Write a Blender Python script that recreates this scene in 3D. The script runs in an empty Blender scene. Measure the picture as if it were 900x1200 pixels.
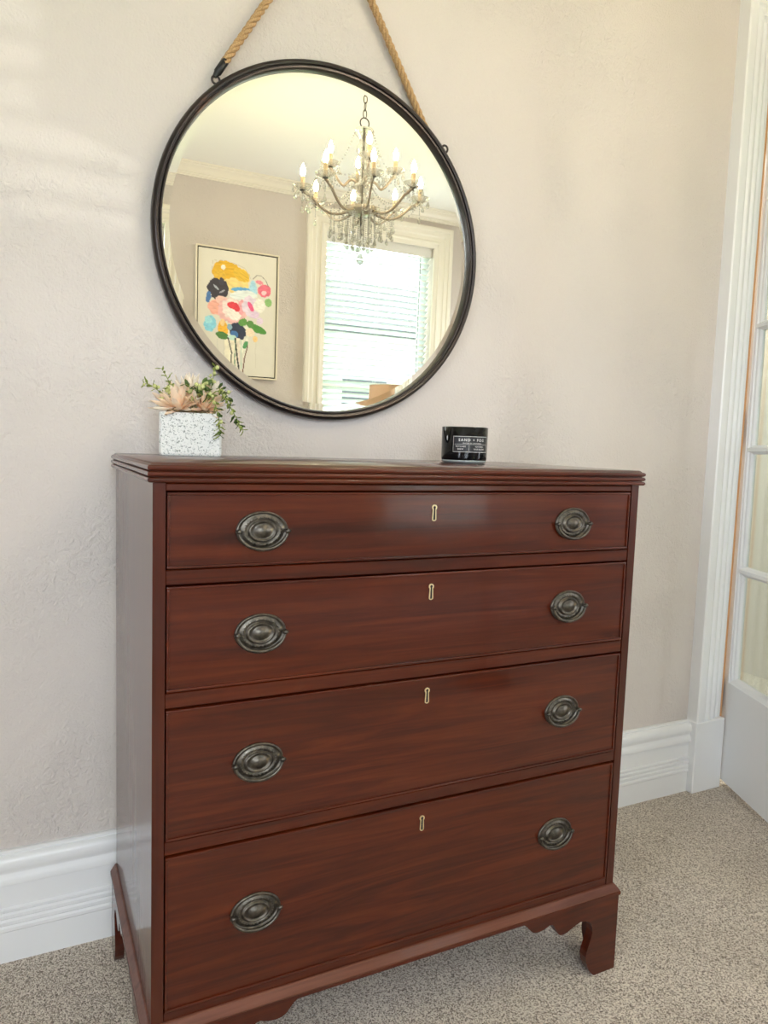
import bpy, bmesh, math, random
from mathutils import Vector, Matrix, noise as mnoise

random.seed(7)
PI = math.pi
SC = bpy.context.scene
COL = SC.collection

# ------------------------------------------------------------------ camera
cam_d = bpy.data.cameras.new('camera')
cam = bpy.data.objects.new('camera', cam_d)
COL.objects.link(cam)
cam_d.sensor_fit = 'HORIZONTAL'
cam_d.sensor_width = 36.0
cam_d.lens = 36.0 * 851.45 / 900.0
cam_d.clip_start = 0.02
_y, _p, _r = math.radians(26.293), math.radians(5.357), math.radians(1.912)
_f = Vector((math.sin(_y) * math.cos(_p), math.cos(_y) * math.cos(_p), -math.sin(_p)))
_rt = Vector((math.cos(_y), -math.sin(_y), 0))
_up = _rt.cross(_f)
_r2 = _rt * math.cos(_r) + _up * math.sin(_r)
_u2 = -_rt * math.sin(_r) + _up * math.cos(_r)
cam.matrix_world = Matrix(((_r2.x, _u2.x, -_f.x, -0.1728), (_r2.y, _u2.y, -_f.y, -1.1501),
                           (_r2.z, _u2.z, -_f.z, 1.1648), (0, 0, 0, 1)))
SC.camera = cam

# ------------------------------------------------------------------ view, world, daylight
SC.view_settings.view_transform = 'Standard'
SC.view_settings.look = 'None'
SC.view_settings.gamma = 1.0
SC.view_settings.use_curve_mapping = False
SC.view_settings.exposure = 0.24
SC.cycles.use_denoising = True
SC.cycles.max_bounces = 10
SC.cycles.diffuse_bounces = 5
SC.cycles.glossy_bounces = 6
SC.cycles.transparent_max_bounces = 24
SC.cycles.caustics_reflective = False
SC.cycles.caustics_refractive = False
SC.cycles.sample_clamp_indirect = 6.0

SKY = 13.0
world = bpy.data.worlds.new('world')
SC.world = world
world.use_nodes = True
bg = world.node_tree.nodes['Background']
bg.inputs[0].default_value = (0.84, 0.90, 1.0, 1)
bg.inputs[1].default_value = SKY


def area(name, loc, direction, sx, sy, power=None, color=(1, 1, 1), portal=False, spread=None):
    d = bpy.data.lights.new(name, 'AREA')
    d.shape = 'RECTANGLE'
    d.size, d.size_y = sx, sy
    d.energy = power or 1.0
    d.color = color
    if portal:
        d.cycles.is_portal = True
    if spread:
        d.spread = spread
    o = bpy.data.objects.new(name, d)
    COL.objects.link(o)
    o.location = loc
    o.rotation_euler = Vector(direction).to_track_quat('-Z', 'Y').to_euler()
    return o


XW, XE, YS, YN, ZC = -2.3, 3.3, -2.7, 0.566, 2.865     # room extents (west, east, south, north walls; ceiling)
WALL_T = 0.16
# windows (x range or y range, z range)
SW = (1.74, 2.607, 0.62, 2.62)                       # south window with the blind, seen in the mirror
WW = (-2.3, -1.6, 0.75, 2.35)                      # west window, out of frame
EW = (-2.15, -1.6, 0.9, 2.2)                        # east window, out of frame
S2 = (-.85, .25, 1.0, 2.45)                        # second south window, out of frame
DOOR = (2.010, 2.784, 0.0, 2.475)

area('portal_south', (2.17, YS - WALL_T - .01, 1.62), (0, 1, 0), .87, 2.0, portal=True)
area('portal_west', (XW - WALL_T - .01, (WW[0] + WW[1]) / 2, (WW[2] + WW[3]) / 2), (1, 0, 0), WW[1] - WW[0], WW[3] - WW[2], portal=True)
area('portal_south', ((S2[0] + S2[1]) / 2, YS - WALL_T - .01, (S2[2] + S2[3]) / 2), (0, 1, 0), S2[1] - S2[0], S2[3] - S2[2], portal=True)
area('portal_east', (XE + WALL_T + .01, (EW[0] + EW[1]) / 2, (EW[2] + EW[3]) / 2), (-1, 0, 0), EW[1] - EW[0], EW[3] - EW[2], portal=True)
area('hall_fill', (2.6, 1.7, 2.7), (0, -.1, -1), 1.2, .8, power=42, color=(.97, 1, .93))  # added fill lamp at hall ceiling level, no fixture; brightens the view through the door

# sunlight glinting off something low outside, thrown up through the blind onto the upper left of the wall
_d = bpy.data.lights.new('sun_glint', 'SPOT')
_d.energy = 800
_d.color = (1.0, .96, .90)
_d.spot_size = math.radians(7)
_d.spot_blend = .25
_d.shadow_soft_size = .02
_o = bpy.data.objects.new('sun_glint', _d)
COL.objects.link(_o)
_o.location = (5.63, -7.0, -.45)
_o.rotation_euler = (Vector((-.30, YN, 1.95)) - _o.location).to_track_quat('-Z', 'Y').to_euler()

# ------------------------------------------------------------------ materials
MATS = {}


def nodes_of(m):
    m.use_nodes = True
    nt = m.node_tree
    return nt, nt.nodes['Principled BSDF']


def mat(name, color, rough=.5, metal=0.0, coat=0.0, coat_rough=.1, trans=0.0, ior=1.45, emit=None, estr=0, spec=.5):
    m = bpy.data.materials.new(name)
    nt, b = nodes_of(m)
    b.inputs['Base Color'].default_value = (*color, 1)
    b.inputs['Roughness'].default_value = rough
    b.inputs['Metallic'].default_value = metal
    b.inputs['Coat Weight'].default_value = coat
    b.inputs['Coat Roughness'].default_value = coat_rough
    b.inputs['Transmission Weight'].default_value = trans
    b.inputs['IOR'].default_value = ior
    b.inputs['Specular IOR Level'].default_value = spec
    if emit:
        b.inputs['Emission Color'].default_value = (*emit, 1)
        b.inputs['Emission Strength'].default_value = estr
    MATS[name] = m
    return m


def N(nt, t, **kw):
    n = nt.nodes.new(t)
    for k, v in kw.items():
        if k in n.inputs.keys():
            n.inputs[k].default_value = v
        else:
            setattr(n, k, v)
    return n


def ramp(nt, fac, stops):
    r = nt.nodes.new('ShaderNodeValToRGB')
    el = r.color_ramp.elements
    while len(el) < len(stops):
        el.new(.5)
    for e, (p, c) in zip(el, stops):
        e.position = p
        e.color = (*c, 1)
    nt.links.new(fac, r.inputs[0])
    return r


def coords(nt, scale=(1, 1, 1), rot=(0, 0, 0)):
    tc = nt.nodes.new('ShaderNodeTexCoord')
    mp = nt.nodes.new('ShaderNodeMapping')
    mp.inputs['Scale'].default_value = scale
    mp.inputs['Rotation'].default_value = rot
    nt.links.new(tc.outputs['Object'], mp.inputs['Vector'])
    return mp.outputs['Vector']


def mixc(nt, fac, a, b, mode='MIX'):
    m = nt.nodes.new('ShaderNodeMix')
    m.data_type = 'RGBA'
    m.blend_type = mode
    for sock, v in ((m.inputs[0], fac), (m.inputs[6], a), (m.inputs[7], b)):
        if hasattr(v, 'is_linked'):
            nt.links.new(v, sock)
        else:
            sock.default_value = v if not isinstance(v, tuple) else (*v, 1)[:4]
    return m.outputs[2]


def mth(nt, op, a, b):
    m = nt.nodes.new('ShaderNodeMath')
    m.operation = op
    for sock, v in ((m.inputs[0], a), (m.inputs[1], b)):
        if hasattr(v, 'is_linked'):
            nt.links.new(v, sock)
        else:
            sock.default_value = v
    return m.outputs[0]


def bump(nt, b, h, strength, dist):
    n = nt.nodes.new('ShaderNodeBump')
    n.inputs['Strength'].default_value = strength
    n.inputs['Distance'].default_value = dist
    nt.links.new(h, n.inputs['Height'])
    nt.links.new(n.outputs[0], b.inputs['Normal'])


def wood(name, along, base, light, dark, rough=.36, coat=.75, figure=0.0):
    """mahogany with the grain running along one axis"""
    m = mat(name, base, rough, coat=coat, coat_rough=.09, spec=.15)
    nt, b = nodes_of(m)
    sc = [13.0, 13.0, 13.0]
    sc[along] = .75
    v = coords(nt, sc)
    n1 = N(nt, 'ShaderNodeTexNoise', Scale=2.4, Detail=7.0, Roughness=.6, Distortion=.9 + figure)
    nt.links.new(v, n1.inputs['Vector'])
    r1 = ramp(nt, n1.outputs['Fac'], [(.28, dark), (.5, base), (.74, light)])
    sc2 = [160.0, 160.0, 160.0]
    sc2[along] = 5.0
    v2 = coords(nt, sc2)
    n2 = N(nt, 'ShaderNodeTexNoise', Scale=1.0, Detail=3.0)
    nt.links.new(v2, n2.inputs['Vector'])
    r2 = ramp(nt, n2.outputs['Fac'], [(.30, (.74, .72, .70)), (.55, (1, 1, 1))])
    nt.links.new(mixc(nt, .75, r1.outputs[0], r2.outputs[0], 'MULTIPLY'), b.inputs['Base Color'])
    bump(nt, b, n2.outputs['Fac'], .06, .002)
    return m


WOOD_H = wood('mahogany_across', 0, (.064, .0082, .0014), (.098, .0160, .0030), (.030, .0037, .0009), figure=1.2)
WOOD_V = wood('mahogany_upright', 2, (.056, .0076, .0018), (.074, .0120, .003), (.034, .0046, .0014))
WOOD_D = wood('mahogany_deep', 1, (.060, .009, .0035), (.085, .0140, .005), (.032, .0055, .0025))
WORN_SHEEN = wood('worn_sheen_mahogany', 0, (.125, .043, .026), (.165, .062, .040), (.085, .026, .015), rough=.45, coat=.5)  # cap wood: worn, and paler because the window's reflection is put into the colour
CARC = mat('carcass_interior', (.012, .006, .004), .8)
BRASS_OLD = mat('aged_brass', (.11, .10, .08), .40, 1.0)
_nt, _b = nodes_of(BRASS_OLD)
_n = N(_nt, 'ShaderNodeTexNoise', Scale=90.0, Detail=3.0)
_nt.links.new(coords(_nt), _n.inputs['Vector'])
_nt.links.new(ramp(_nt, _n.outputs['Fac'], [(.35, (.070, .063, .054)), (.62, (.145, .130, .108)), (.80, (.34, .275, .16))]).outputs[0], _b.inputs['Base Color'])
BRASS = mat('bright_brass', (.86, .70, .42), .35, .8)
DARK = mat('keyhole_dark', (.01, .008, .006), .8)

# wall paint: warm greige plaster, stippled, with rougher patched areas
WALL = mat('plaster_paint', (.635, .578, .538), .6)
_nt, _b = nodes_of(WALL)
_v = coords(_nt)
_n1 = N(_nt, 'ShaderNodeTexNoise', Scale=170.0, Detail=3.0, Roughness=.6)
_n2 = N(_nt, 'ShaderNodeTexNoise', Scale=3.2, Detail=3.0)
_n3 = N(_nt, 'ShaderNodeTexNoise', Scale=48.0, Detail=4.0, Roughness=.65, Distortion=.8)
_n4 = N(_nt, 'ShaderNodeTexNoise', Scale=9.0, Detail=3.0)
for q in (_n1, _n2, _n3, _n4):
    _nt.links.new(_v, q.inputs['Vector'])
_mask = ramp(_nt, _n2.outputs['Fac'], [(.44, (0, 0, 0)), (.60, (1, 1, 1))])
_rip = mth(_nt, 'MULTIPLY', _mask.outputs[0], _n3.outputs['Fac'])
_h = mth(_nt, 'ADD', mth(_nt, 'MULTIPLY', _n1.outputs['Fac'], .32), mth(_nt, 'MULTIPLY', _rip, 1.0))
_h = mth(_nt, 'ADD', _h, mth(_nt, 'MULTIPLY', _n4.outputs['Fac'], .8))
bump(_nt, _b, _h, 1.0, .006)
_nt.links.new(ramp(_nt, _n2.outputs['Fac'], [(.3, (.640, .582, .540)), (.7, (.618, .568, .532))]).outputs[0], _b.inputs['Base Color'])

CEIL = mat('ceiling_paint', (.88, .87, .82), .7)
TRIM = mat('gloss_white_paint', (.80, .81, .82), .28)
_nt, _b = nodes_of(TRIM)
_n = N(_nt, 'ShaderNodeTexNoise', Scale=35.0, Detail=3.0)
_nt.links.new(coords(_nt), _n.inputs['Vector'])
bump(_nt, _b, _n.outputs['Fac'], .12, .002)
CREAM = mat('cream_trim_paint', (.80, .76, .66), .35)
RAW = mat('raw_timber', (.62, .33, .15), .6)

CARPET = mat('carpet_pile', (.42, .36, .30), .95, spec=.1)
_nt, _b = nodes_of(CARPET)
_v = coords(_nt)
_vo = N(_nt, 'ShaderNodeTexVoronoi', Scale=400.0)
_no = N(_nt, 'ShaderNodeTexNoise', Scale=210.0, Detail=2.0)
_nb = N(_nt, 'ShaderNodeTexNoise', Scale=3.5, Detail=3.0)
for q in (_vo, _no, _nb):
    _nt.links.new(_v, q.inputs['Vector'])
_sp = _nt.nodes.new('ShaderNodeSeparateColor')
_nt.links.new(_vo.outputs['Color'], _sp.inputs[0])
_mx = mth(_nt, 'ADD', mth(_nt, 'MULTIPLY', _sp.outputs[0], .55), mth(_nt, 'MULTIPLY', _no.outputs['Fac'], .55))
_c = ramp(_nt, _mx, [(.26, (.20, .165, .135)), (.46, (.50, .425, .355)), (.68, (.84, .76, .66))])
_d = ramp(_nt, _nb.outputs['Fac'], [(.3, (.86, .86, .86)), (.65, (1, 1, 1))])
_nt.links.new(mixc(_nt, 1.0, _c.outputs[0], _d.outputs[0], 'MULTIPLY'), _b.inputs['Base Color'])
_hh = mth(_nt, 'SUBTRACT', _no.outputs['Fac'], mth(_nt, 'MULTIPLY', _vo.outputs['Distance'], 1.2))
bump(_nt, _b, _hh, .7, .003)

BRONZE = mat('dark_bronze', (.026, .022, .020), .34, .6, coat=.3, coat_rough=.2)
_nt, _b = nodes_of(BRONZE)
_n = N(_nt, 'ShaderNodeTexNoise', Scale=14.0, Detail=4.0)
_nt.links.new(coords(_nt), _n.inputs['Vector'])
_nt.links.new(ramp(_nt, _n.outputs['Fac'], [(.35, (.022, .018, .018)), (.66, (.04, .028, .024)), (.80, (.13, .06, .035))]).outputs[0], _b.inputs['Base Color'])
SILVER = mat('silvered_glass', (.90, .895, .80), .0, 1.0)
BLACKC = mat('black_rubber', (.012, .012, .013), .4)
ROPE = mat('jute_rope', (.46, .29, .13), .85)
_nt, _b = nodes_of(ROPE)
_n = N(_nt, 'ShaderNodeTexNoise', Scale=420.0, Detail=2.0)
_nt.links.new(coords(_nt), _n.inputs['Vector'])
_nt.links.new(ramp(_nt, _n.outputs['Fac'], [(.3, (.33, .19, .08)), (.7, (.60, .40, .20))]).outputs[0], _b.inputs['Base Color'])

POT = mat('speckled_concrete', (.80, .82, .80), .6)
_nt, _b = nodes_of(POT)
_vo = N(_nt, 'ShaderNodeTexVoronoi', Scale=520.0)
_nz = N(_nt, 'ShaderNodeTexNoise', Scale=120.0, Detail=2.0)
_v = coords(_nt)
_nt.links.new(_v, _vo.inputs['Vector'])
_nt.links.new(_v, _nz.inputs['Vector'])
_sp = _nt.nodes.new('ShaderNodeSeparateColor')
_nt.links.new(_vo.outputs['Color'], _sp.inputs[0])
_spk = ramp(_nt, mth(_nt, 'ADD', mth(_nt, 'MULTIPLY', _sp.outputs[0], .7), mth(_nt, 'MULTIPLY', _nz.outputs['Fac'], .6)),
            [(.32, (.22, .24, .22)), (.42, (.52, .55, .52)), (.48, (.725, .73, .70))])
_nt.links.new(_spk.outputs[0], _b.inputs['Base Color'])
bump(_nt, _b, _nz.outputs['Fac'], .2, .001)


def leafy(name, c1, c2, rough=.6, sss=True):
    m = mat(name, c1, rough)
    nt, b = nodes_of(m)
    n = N(nt, 'ShaderNodeTexNoise', Scale=45.0, Detail=2.0)
    nt.links.new(coords(nt), n.inputs['Vector'])
    cr = ramp(nt, n.outputs['Fac'], [(.35, c1), (.65, c2)])
    nt.links.new(cr.outputs[0], b.inputs['Base Color'])
    if sss:
        tr = nt.nodes.new('ShaderNodeBsdfTranslucent')
        nt.links.new(cr.outputs[0], tr.inputs[0])
        mx = nt.nodes.new('ShaderNodeMixShader')
        mx.inputs[0].default_value = .25
        nt.links.new(b.outputs[0], mx.inputs[1])
        nt.links.new(tr.outputs[0], mx.inputs[2])
        nt.links.new(mx.outputs[0], nt.nodes['Material Output'].inputs[0])
    return m


PETAL = leafy('peach_silk', (.97, .67, .46), (.98, .79, .60))
PETAL2 = leafy('pale_peach_silk', (.98, .82, .64), (.99, .90, .76))
LEAF = leafy('dark_green_leaf', (.06, .11, .03), (.13, .20, .05))
SPRIG = leafy('light_green_sprig', (.22, .30, .06), (.40, .46, .12))
BERRY = mat('green_berry', (.52, .54, .22), .4)
TWIG = mat('brown_twig', (.20, .13, .07), .8)

JAR = mat('black_glass', (.004, .0045, .005), .05, spec=.4)
JARBASE = mat('clear_glass_foot', (.62, .70, .70), .05, trans=.5, ior=1.45)
LABELB = mat('charcoal_label', (.022, .022, .024), .45)
INK = mat('label_print', (.72, .70, .68), .5)
WAX = mat('candle_wax', (.80, .74, .62), .5)

CAN = mat('canvas_frame_champagne', (.80, .73, .58), .4, .0)
GAPB = mat('frame_gap_black', (.02, .018, .016), .6)

METAL_G = mat('chandelier_grey_metal', (.10, .095, .085), .35, .9)


def crystal(name, tint, fac, milk=0.0):
    m = bpy.data.materials.new(name)
    m.use_nodes = True
    nt = m.node_tree
    nt.nodes.clear()
    out = nt.nodes.new('ShaderNodeOutputMaterial')
    tr = nt.nodes.new('ShaderNodeBsdfTransparent')
    tr.inputs[0].default_value = (*tint, 1)
    gl = nt.nodes.new('ShaderNodeBsdfGlossy')
    gl.inputs['Roughness'].default_value = .02
    lw = nt.nodes.new('ShaderNodeLayerWeight')
    lw.inputs[0].default_value = fac
    mx = nt.nodes.new('ShaderNodeMixShader')
    nt.links.new(lw.outputs['Facing'], mx.inputs[0])
    nt.links.new(tr.outputs[0], mx.inputs[1])
    nt.links.new(gl.outputs[0], mx.inputs[2])
    if milk:
        df = nt.nodes.new('ShaderNodeBsdfTranslucent')
        df.inputs[0].default_value = (.95, .93, .88, 1)
        d2 = nt.nodes.new('ShaderNodeBsdfDiffuse')
        d2.inputs[0].default_value = (.95, .93, .88, 1)
        a1 = nt.nodes.new('ShaderNodeMixShader')
        nt.links.new(df.outputs[0], a1.inputs[1])
        nt.links.new(d2.outputs[0], a1.inputs[2])
        a2 = nt.nodes.new('ShaderNodeMixShader')
        a2.inputs[0].default_value = milk
        nt.links.new(mx.outputs[0], a2.inputs[1])
        nt.links.new(a1.outputs[0], a2.inputs[2])
        nt.links.new(a2.outputs[0], out.inputs[0])
    else:
        nt.links.new(mx.outputs[0], out.inputs[0])
    return m


CRYS = crystal('crystal', (.88, .89, .87), .62, .05)
CRYS2 = crystal('arm_glass', (.80, .74, .64), .6, .28)
ARM = mat('champagne_arm', (.46, .39, .31), .22, .55, coat=.5)
PANE = crystal('window_glass', (.96, .98, .97), .12)
DPANE = crystal('door_glass', (.93, .97, .94), .16)
SLEEVE = mat('candle_sleeve', (.78, .62, .40), .5)
BULB = mat('lit_bulb', (1, .9, .7), .3, emit=(1.0, .84, .62), estr=250)

SLAT = bpy.data.materials.new('blind_slat')
SLAT.use_nodes = True
_nt = SLAT.node_tree
_b = _nt.nodes['Principled BSDF']
_b.inputs['Base Color'].default_value = (.78, .82, .83, 1)
_b.inputs['Roughness'].default_value = .4
_t = _nt.nodes.new('ShaderNodeBsdfTranslucent')
_t.inputs[0].default_value = (.74, .88, .90, 1)
_m = _nt.nodes.new('ShaderNodeMixShader')
_m.inputs[0].default_value = .22
_nt.links.new(_b.outputs[0], _m.inputs[1])
_nt.links.new(_t.outputs[0], _m.inputs[2])
_nt.links.new(_m.outputs[0], _nt.nodes['Material Output'].inputs[0])
VAL = mat('blind_valance', (.72, .71, .67), .4)
CORD = mat('blind_cord', (.75, .75, .73), .7)

SHADE = bpy.data.materials.new('linen_shade')
SHADE.use_nodes = True
_nt = SHADE.node_tree
_b = _nt.nodes['Principled BSDF']
_b.inputs['Base Color'].default_value = (.84, .66, .46, 1)
_b.inputs['Roughness'].default_value = .9
_t = _nt.nodes.new('ShaderNodeBsdfTranslucent')
_t.inputs[0].default_value = (.85, .62, .40, 1)
_m = _nt.nodes.new('ShaderNodeMixShader')
_m.inputs[0].default_value = .45
_nt.links.new(_b.outputs[0], _m.inputs[1])
_nt.links.new(_t.outputs[0], _m.inputs[2])
_nt.links.new(_m.outputs[0], _nt.nodes['Material Output'].inputs[0])
BLACKM = mat('black_metal', (.02, .02, .02), .4, .8)
HINGE = mat('hinge_dark', (.03, .022, .018), .45, .7)

# ------------------------------------------------------------------ mesh helpers


class MB:
    """collects shapes into one mesh"""

    def __init__(s):
        s.bm = bmesh.new()

    def box(s, x0, x1, y0, y1, z0, z1, bevel=0.0, seg=2):
        r = bmesh.ops.create_cube(s.bm, size=1)
        vs = r['verts']
        for v in vs:
            v.co = Vector((x0 + (v.co.x + .5) * (x1 - x0), y0 + (v.co.y + .5) * (y1 - y0), z0 + (v.co.z + .5) * (z1 - z0)))
        if bevel:
            es = list({e for v in vs for e in v.link_edges})
            bmesh.ops.bevel(s.bm, geom=es, offset=bevel, segments=seg, affect='EDGES', profile=.6)
        return s

    def obox(s, c, size, M):
        r = bmesh.ops.create_cube(s.bm, size=1)
        for v in r['verts']:
            v.co = Vector(c) + M @ Vector((v.co.x * size[0], v.co.y * size[1], v.co.z * size[2]))
        return s

    def prism(s, pts, axis, a, b):
        """polygon pts (2-D) extruded along axis from a to b; axis 0: (y,z), 1: (x,z), 2: (x,y)"""
        def mk(p, t):
            return {0: (t, p[0], p[1]), 1: (p[0], t, p[1]), 2: (p[0], p[1], t)}[axis]
        A = [s.bm.verts.new(mk(p, a)) for p in pts]
        B = [s.bm.verts.new(mk(p, b)) for p in pts]
        n = len(pts)
        fs = []
        for i in range(n):
            fs.append(s.bm.faces.new((A[i], A[(i + 1) % n], B[(i + 1) % n], B[i])))
        fs.append(s.bm.faces.new(A))
        fs.append(s.bm.faces.new(B[::-1]))
        s.bm.normal_update()
        bmesh.ops.triangulate(s.bm, faces=fs[-2:], quad_method='BEAUTY', ngon_method='EAR_CLIP')
        return s

    def tube(s, pts, r, seg=8, closed=False, cap=True):
        pts = [Vector(p) for p in pts]
        n = len(pts)
        rad = r if isinstance(r, (list, tuple)) else [r] * n
        rings = []
        prev = None
        for i, p in enumerate(pts):
            if closed:
                t = pts[(i + 1) % n] - pts[i - 1]
            else:
                t = pts[min(i + 1, n - 1)] - pts[max(i - 1, 0)]
            t.normalize()
            if prev is None:
                u = t.cross(Vector((0, 0, 1)) if abs(t.z) < .9 else Vector((1, 0, 0))).normalized()
            else:
                u = (prev - t * prev.dot(t)).normalized()
            prev = u
            w = t.cross(u)
            rings.append([s.bm.verts.new(p + (u * math.cos(2 * PI * k / seg) + w * math.sin(2 * PI * k / seg)) * rad[i]) for k in range(seg)])
        m = n if closed else n - 1
        for i in range(m):
            a, b = rings[i], rings[(i + 1) % n]
            for k in range(seg):
                s.bm.faces.new((a[k], a[(k + 1) % seg], b[(k + 1) % seg], b[k]))
        if cap and not closed:
            s.bm.faces.new(rings[0][::-1])
            s.bm.faces.new(rings[-1])
        return s

    def lathe(s, prof, seg=24, M=None, sx=1, sy=1):
        """profile [(r, z)...] turned about z, placed by matrix M"""
        M = M or Matrix.Identity(4)
        rings = []
        for r, z in prof:
            if r < 1e-6:
                rings.append([s.bm.verts.new(M @ Vector((0, 0, z)))])
            else:
                rings.append([s.bm.verts.new(M @ Vector((r * sx * math.cos(2 * PI * k / seg), r * sy * math.sin(2 * PI * k / seg), z))) for k in range(seg)])
        for a, b in zip(rings, rings[1:]):
            for k in range(seg):
                k2 = (k + 1) % seg
                if len(a) == 1 and len(b) == 1:
                    continue
                if len(a) == 1:
                    s.bm.faces.new((a[0], b[k2], b[k]))
                elif len(b) == 1:
                    s.bm.faces.new((a[k], a[k2], b[0]))
                else:
                    s.bm.faces.new((a[k], a[k2], b[k2], b[k]))
        return s

    def ball(s, c, r, sub=1, sc=(1, 1, 1)):
        q = bmesh.ops.create_icosphere(s.bm, subdivisions=sub, radius=r)
        for v in q['verts']:
            v.co = Vector((v.co.x * sc[0], v.co.y * sc[1], v.co.z * sc[2])) + Vector(c)
        return s

    def faces(s, vs, fs):
        V = [s.bm.verts.new(v) for v in vs]
        for f in fs:
            s.bm.faces.new([V[i] for i in f])
        return s

    def make(s, name, m, parent=None, loc=None, rot=None, smooth=False, world=True):
        bmesh.ops.recalc_face_normals(s.bm, faces=s.bm.faces[:])
        me = bpy.data.meshes.new(name)
        if loc is None and parent is not None and world:
            off = root_offset(parent)
            if off is not None:
                bmesh.ops.transform(s.bm, matrix=off.inverted(), verts=s.bm.verts[:])
        s.bm.to_mesh(me)
        s.bm.free()
        me.materials.append(m)
        if smooth:
            try:
                me.shade_smooth()
            except Exception:
                pass
            if smooth is not True:
                me.set_sharp_from_angle(angle=math.radians(smooth))
        o = bpy.data.objects.new(name, me)
        COL.objects.link(o)
        if parent is not None:
            o.parent = parent
        if loc is not None:
            o.location = loc
        if rot is not None:
            o.rotation_euler = rot
        return o


def root_offset(p):
    M = Matrix.Identity(4)
    q = p
    while q is not None:
        M = (Matrix.Translation(q.location) @ q.rotation_euler.to_matrix().to_4x4()) @ M
        q = q.parent
    return M


def tag(o, label, cat=None, group=None, kind=None):
    if label:
        o['label'] = label
    if cat:
        o['category'] = cat
    if group:
        o['group'] = group
    if kind:
        o['kind'] = kind
    return o


def thing(name, label, cat, loc=(0, 0, 0), rot=(0, 0, 0), group=None, kind=None):
    o = bpy.data.objects.new(name, None)
    o.empty_display_size = .05
    COL.objects.link(o)
    o.location = loc
    o.rotation_euler = rot
    return tag(o, label, cat, group, kind)


def dup(o, parent, loc=None, rot=None):
    c = o.copy()
    COL.objects.link(c)
    c.parent = parent
    if loc is not None:
        c.location = loc
    if rot is not None:
        c.rotation_euler = rot
    return c


def dup_tree(o, parent, loc=None, rot=None):
    c = dup(o, parent, loc, rot)
    for ch in list(o.children):
        dup_tree(ch, c)
    return c


def struct(o, label, cat):
    return tag(o, label, cat, kind='structure')


# ------------------------------------------------------------------ room shell
T = WALL_T
b = MB()
b.box(XW - T, XE + T, YS - T, YN + 1.75 + T, -.1, 0)
struct(b.make('floor', CARPET), 'speckled beige and brown wall-to-wall loop carpet', 'floor')
b = MB()
b.box(XW - T, XE + T, YS - T, YN + 1.75 + T, ZC, ZC + .1)
struct(b.make('ceiling', CEIL), 'plain cream painted ceiling above the chandelier', 'ceiling')


def wall_with_holes(name, axis, a, b_, pos0, pos1, holes, label):
    """wall along axis 0 (x) or 1 (y) from a to b_, thickness pos0..pos1, rectangular holes (lo, hi, z0, z1)"""
    m = MB()
    cur = a

    def piece(lo, hi, z0, z1):
        if hi - lo < 1e-4 or z1 - z0 < 1e-4:
            return
        if axis == 0:
            m.box(lo, hi, pos0, pos1, z0, z1)
        else:
            m.box(pos0, pos1, lo, hi, z0, z1)
    for lo, hi, z0, z1 in sorted(holes):
        piece(cur, lo, 0, ZC)
        piece(lo, hi, 0, z0)
        piece(lo, hi, z1, ZC)
        cur = hi
    piece(cur, b_, 0, ZC)
    return struct(m.make(name, WALL), label, 'wall')


wall_with_holes('wall_north', 0, XW - T, XE + T, YN, YN + T, [DOOR], 'greige textured plaster wall behind the mahogany chest and round mirror')
wall_with_holes('wall_south', 0, XW - T, XE + T, YS - T, YS, [SW, S2], 'tan wall with the window and flower painting, reflected in the mirror')
wall_with_holes('wall_west', 1, YS, YN, XW - T, XW, [WW], 'greige wall left of the chest, outside the frame')
wall_with_holes('wall_east', 1, YS, YN + 1.75, XE, XE + T, [EW], 'greige wall at the right end of the room')
# hallway beyond the door
m = MB()
m.box(1.2, XE, YN + 1.75, YN + 1.75 + T, 0, ZC)
m.box(1.2 - T, 1.2, YN + T, YN + 1.75 + T, 0, ZC)
struct(m.make('wall_hall', mat('hall_paint', (.66, .67, .58), .6)), 'pale cream hallway wall seen through the glazed door', 'wall')

# baseboards: tall moulded profile, (distance from wall, z)
BB = [(0, 0), (.020, 0), (.020, .070), (.0235, .074), (.0235, .081), (.020, .085), (.0235, .089), (.0235, .096), (.020, .100), (.0235, .104),
      (.0235, .111), (.020, .115), (.0235, .119), (.0235, .124), (.018, .127), (.018, .176), (.026, .180), (.027, .184), (.024, .196), (.0205, .203), (.020, .207),
      (.0245, .214), (.026, .224), (.025, .234), (.020, .242), (.013, .245), (.013, .2485), (.009, .252), (0, .252)]


def run_profile(prof, axis, wall, sign, a, b_):
    m = MB()
    m.prism([(wall + sign * d, z) for d, z in prof], axis, a, b_)
    return m


def baseboard(name, axis, wall, sign, spans, label):
    m = MB()
    for a, b_ in spans:
        m.prism([(wall + sign * d, z) for d, z in BB], axis, a, b_)
    return struct(m.make(name, TRIM, smooth=40), label, 'baseboard')


baseboard('baseboard_north', 0, YN, -1, [(XW, 1.872), (2.93, XE)], 'tall white moulded baseboard with reeded band, behind the chest')
baseboard('baseboard_south', 0, YS, 1, [(XW, XE)], 'white baseboard under the south window')
baseboard('baseboard_west', 1, XW, 1, [(YS, YN)], 'white baseboard on the left wall')
baseboard('baseboard_east', 1, XE, -1, [(YS, YN)], 'white baseboard on the right wall')

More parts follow.
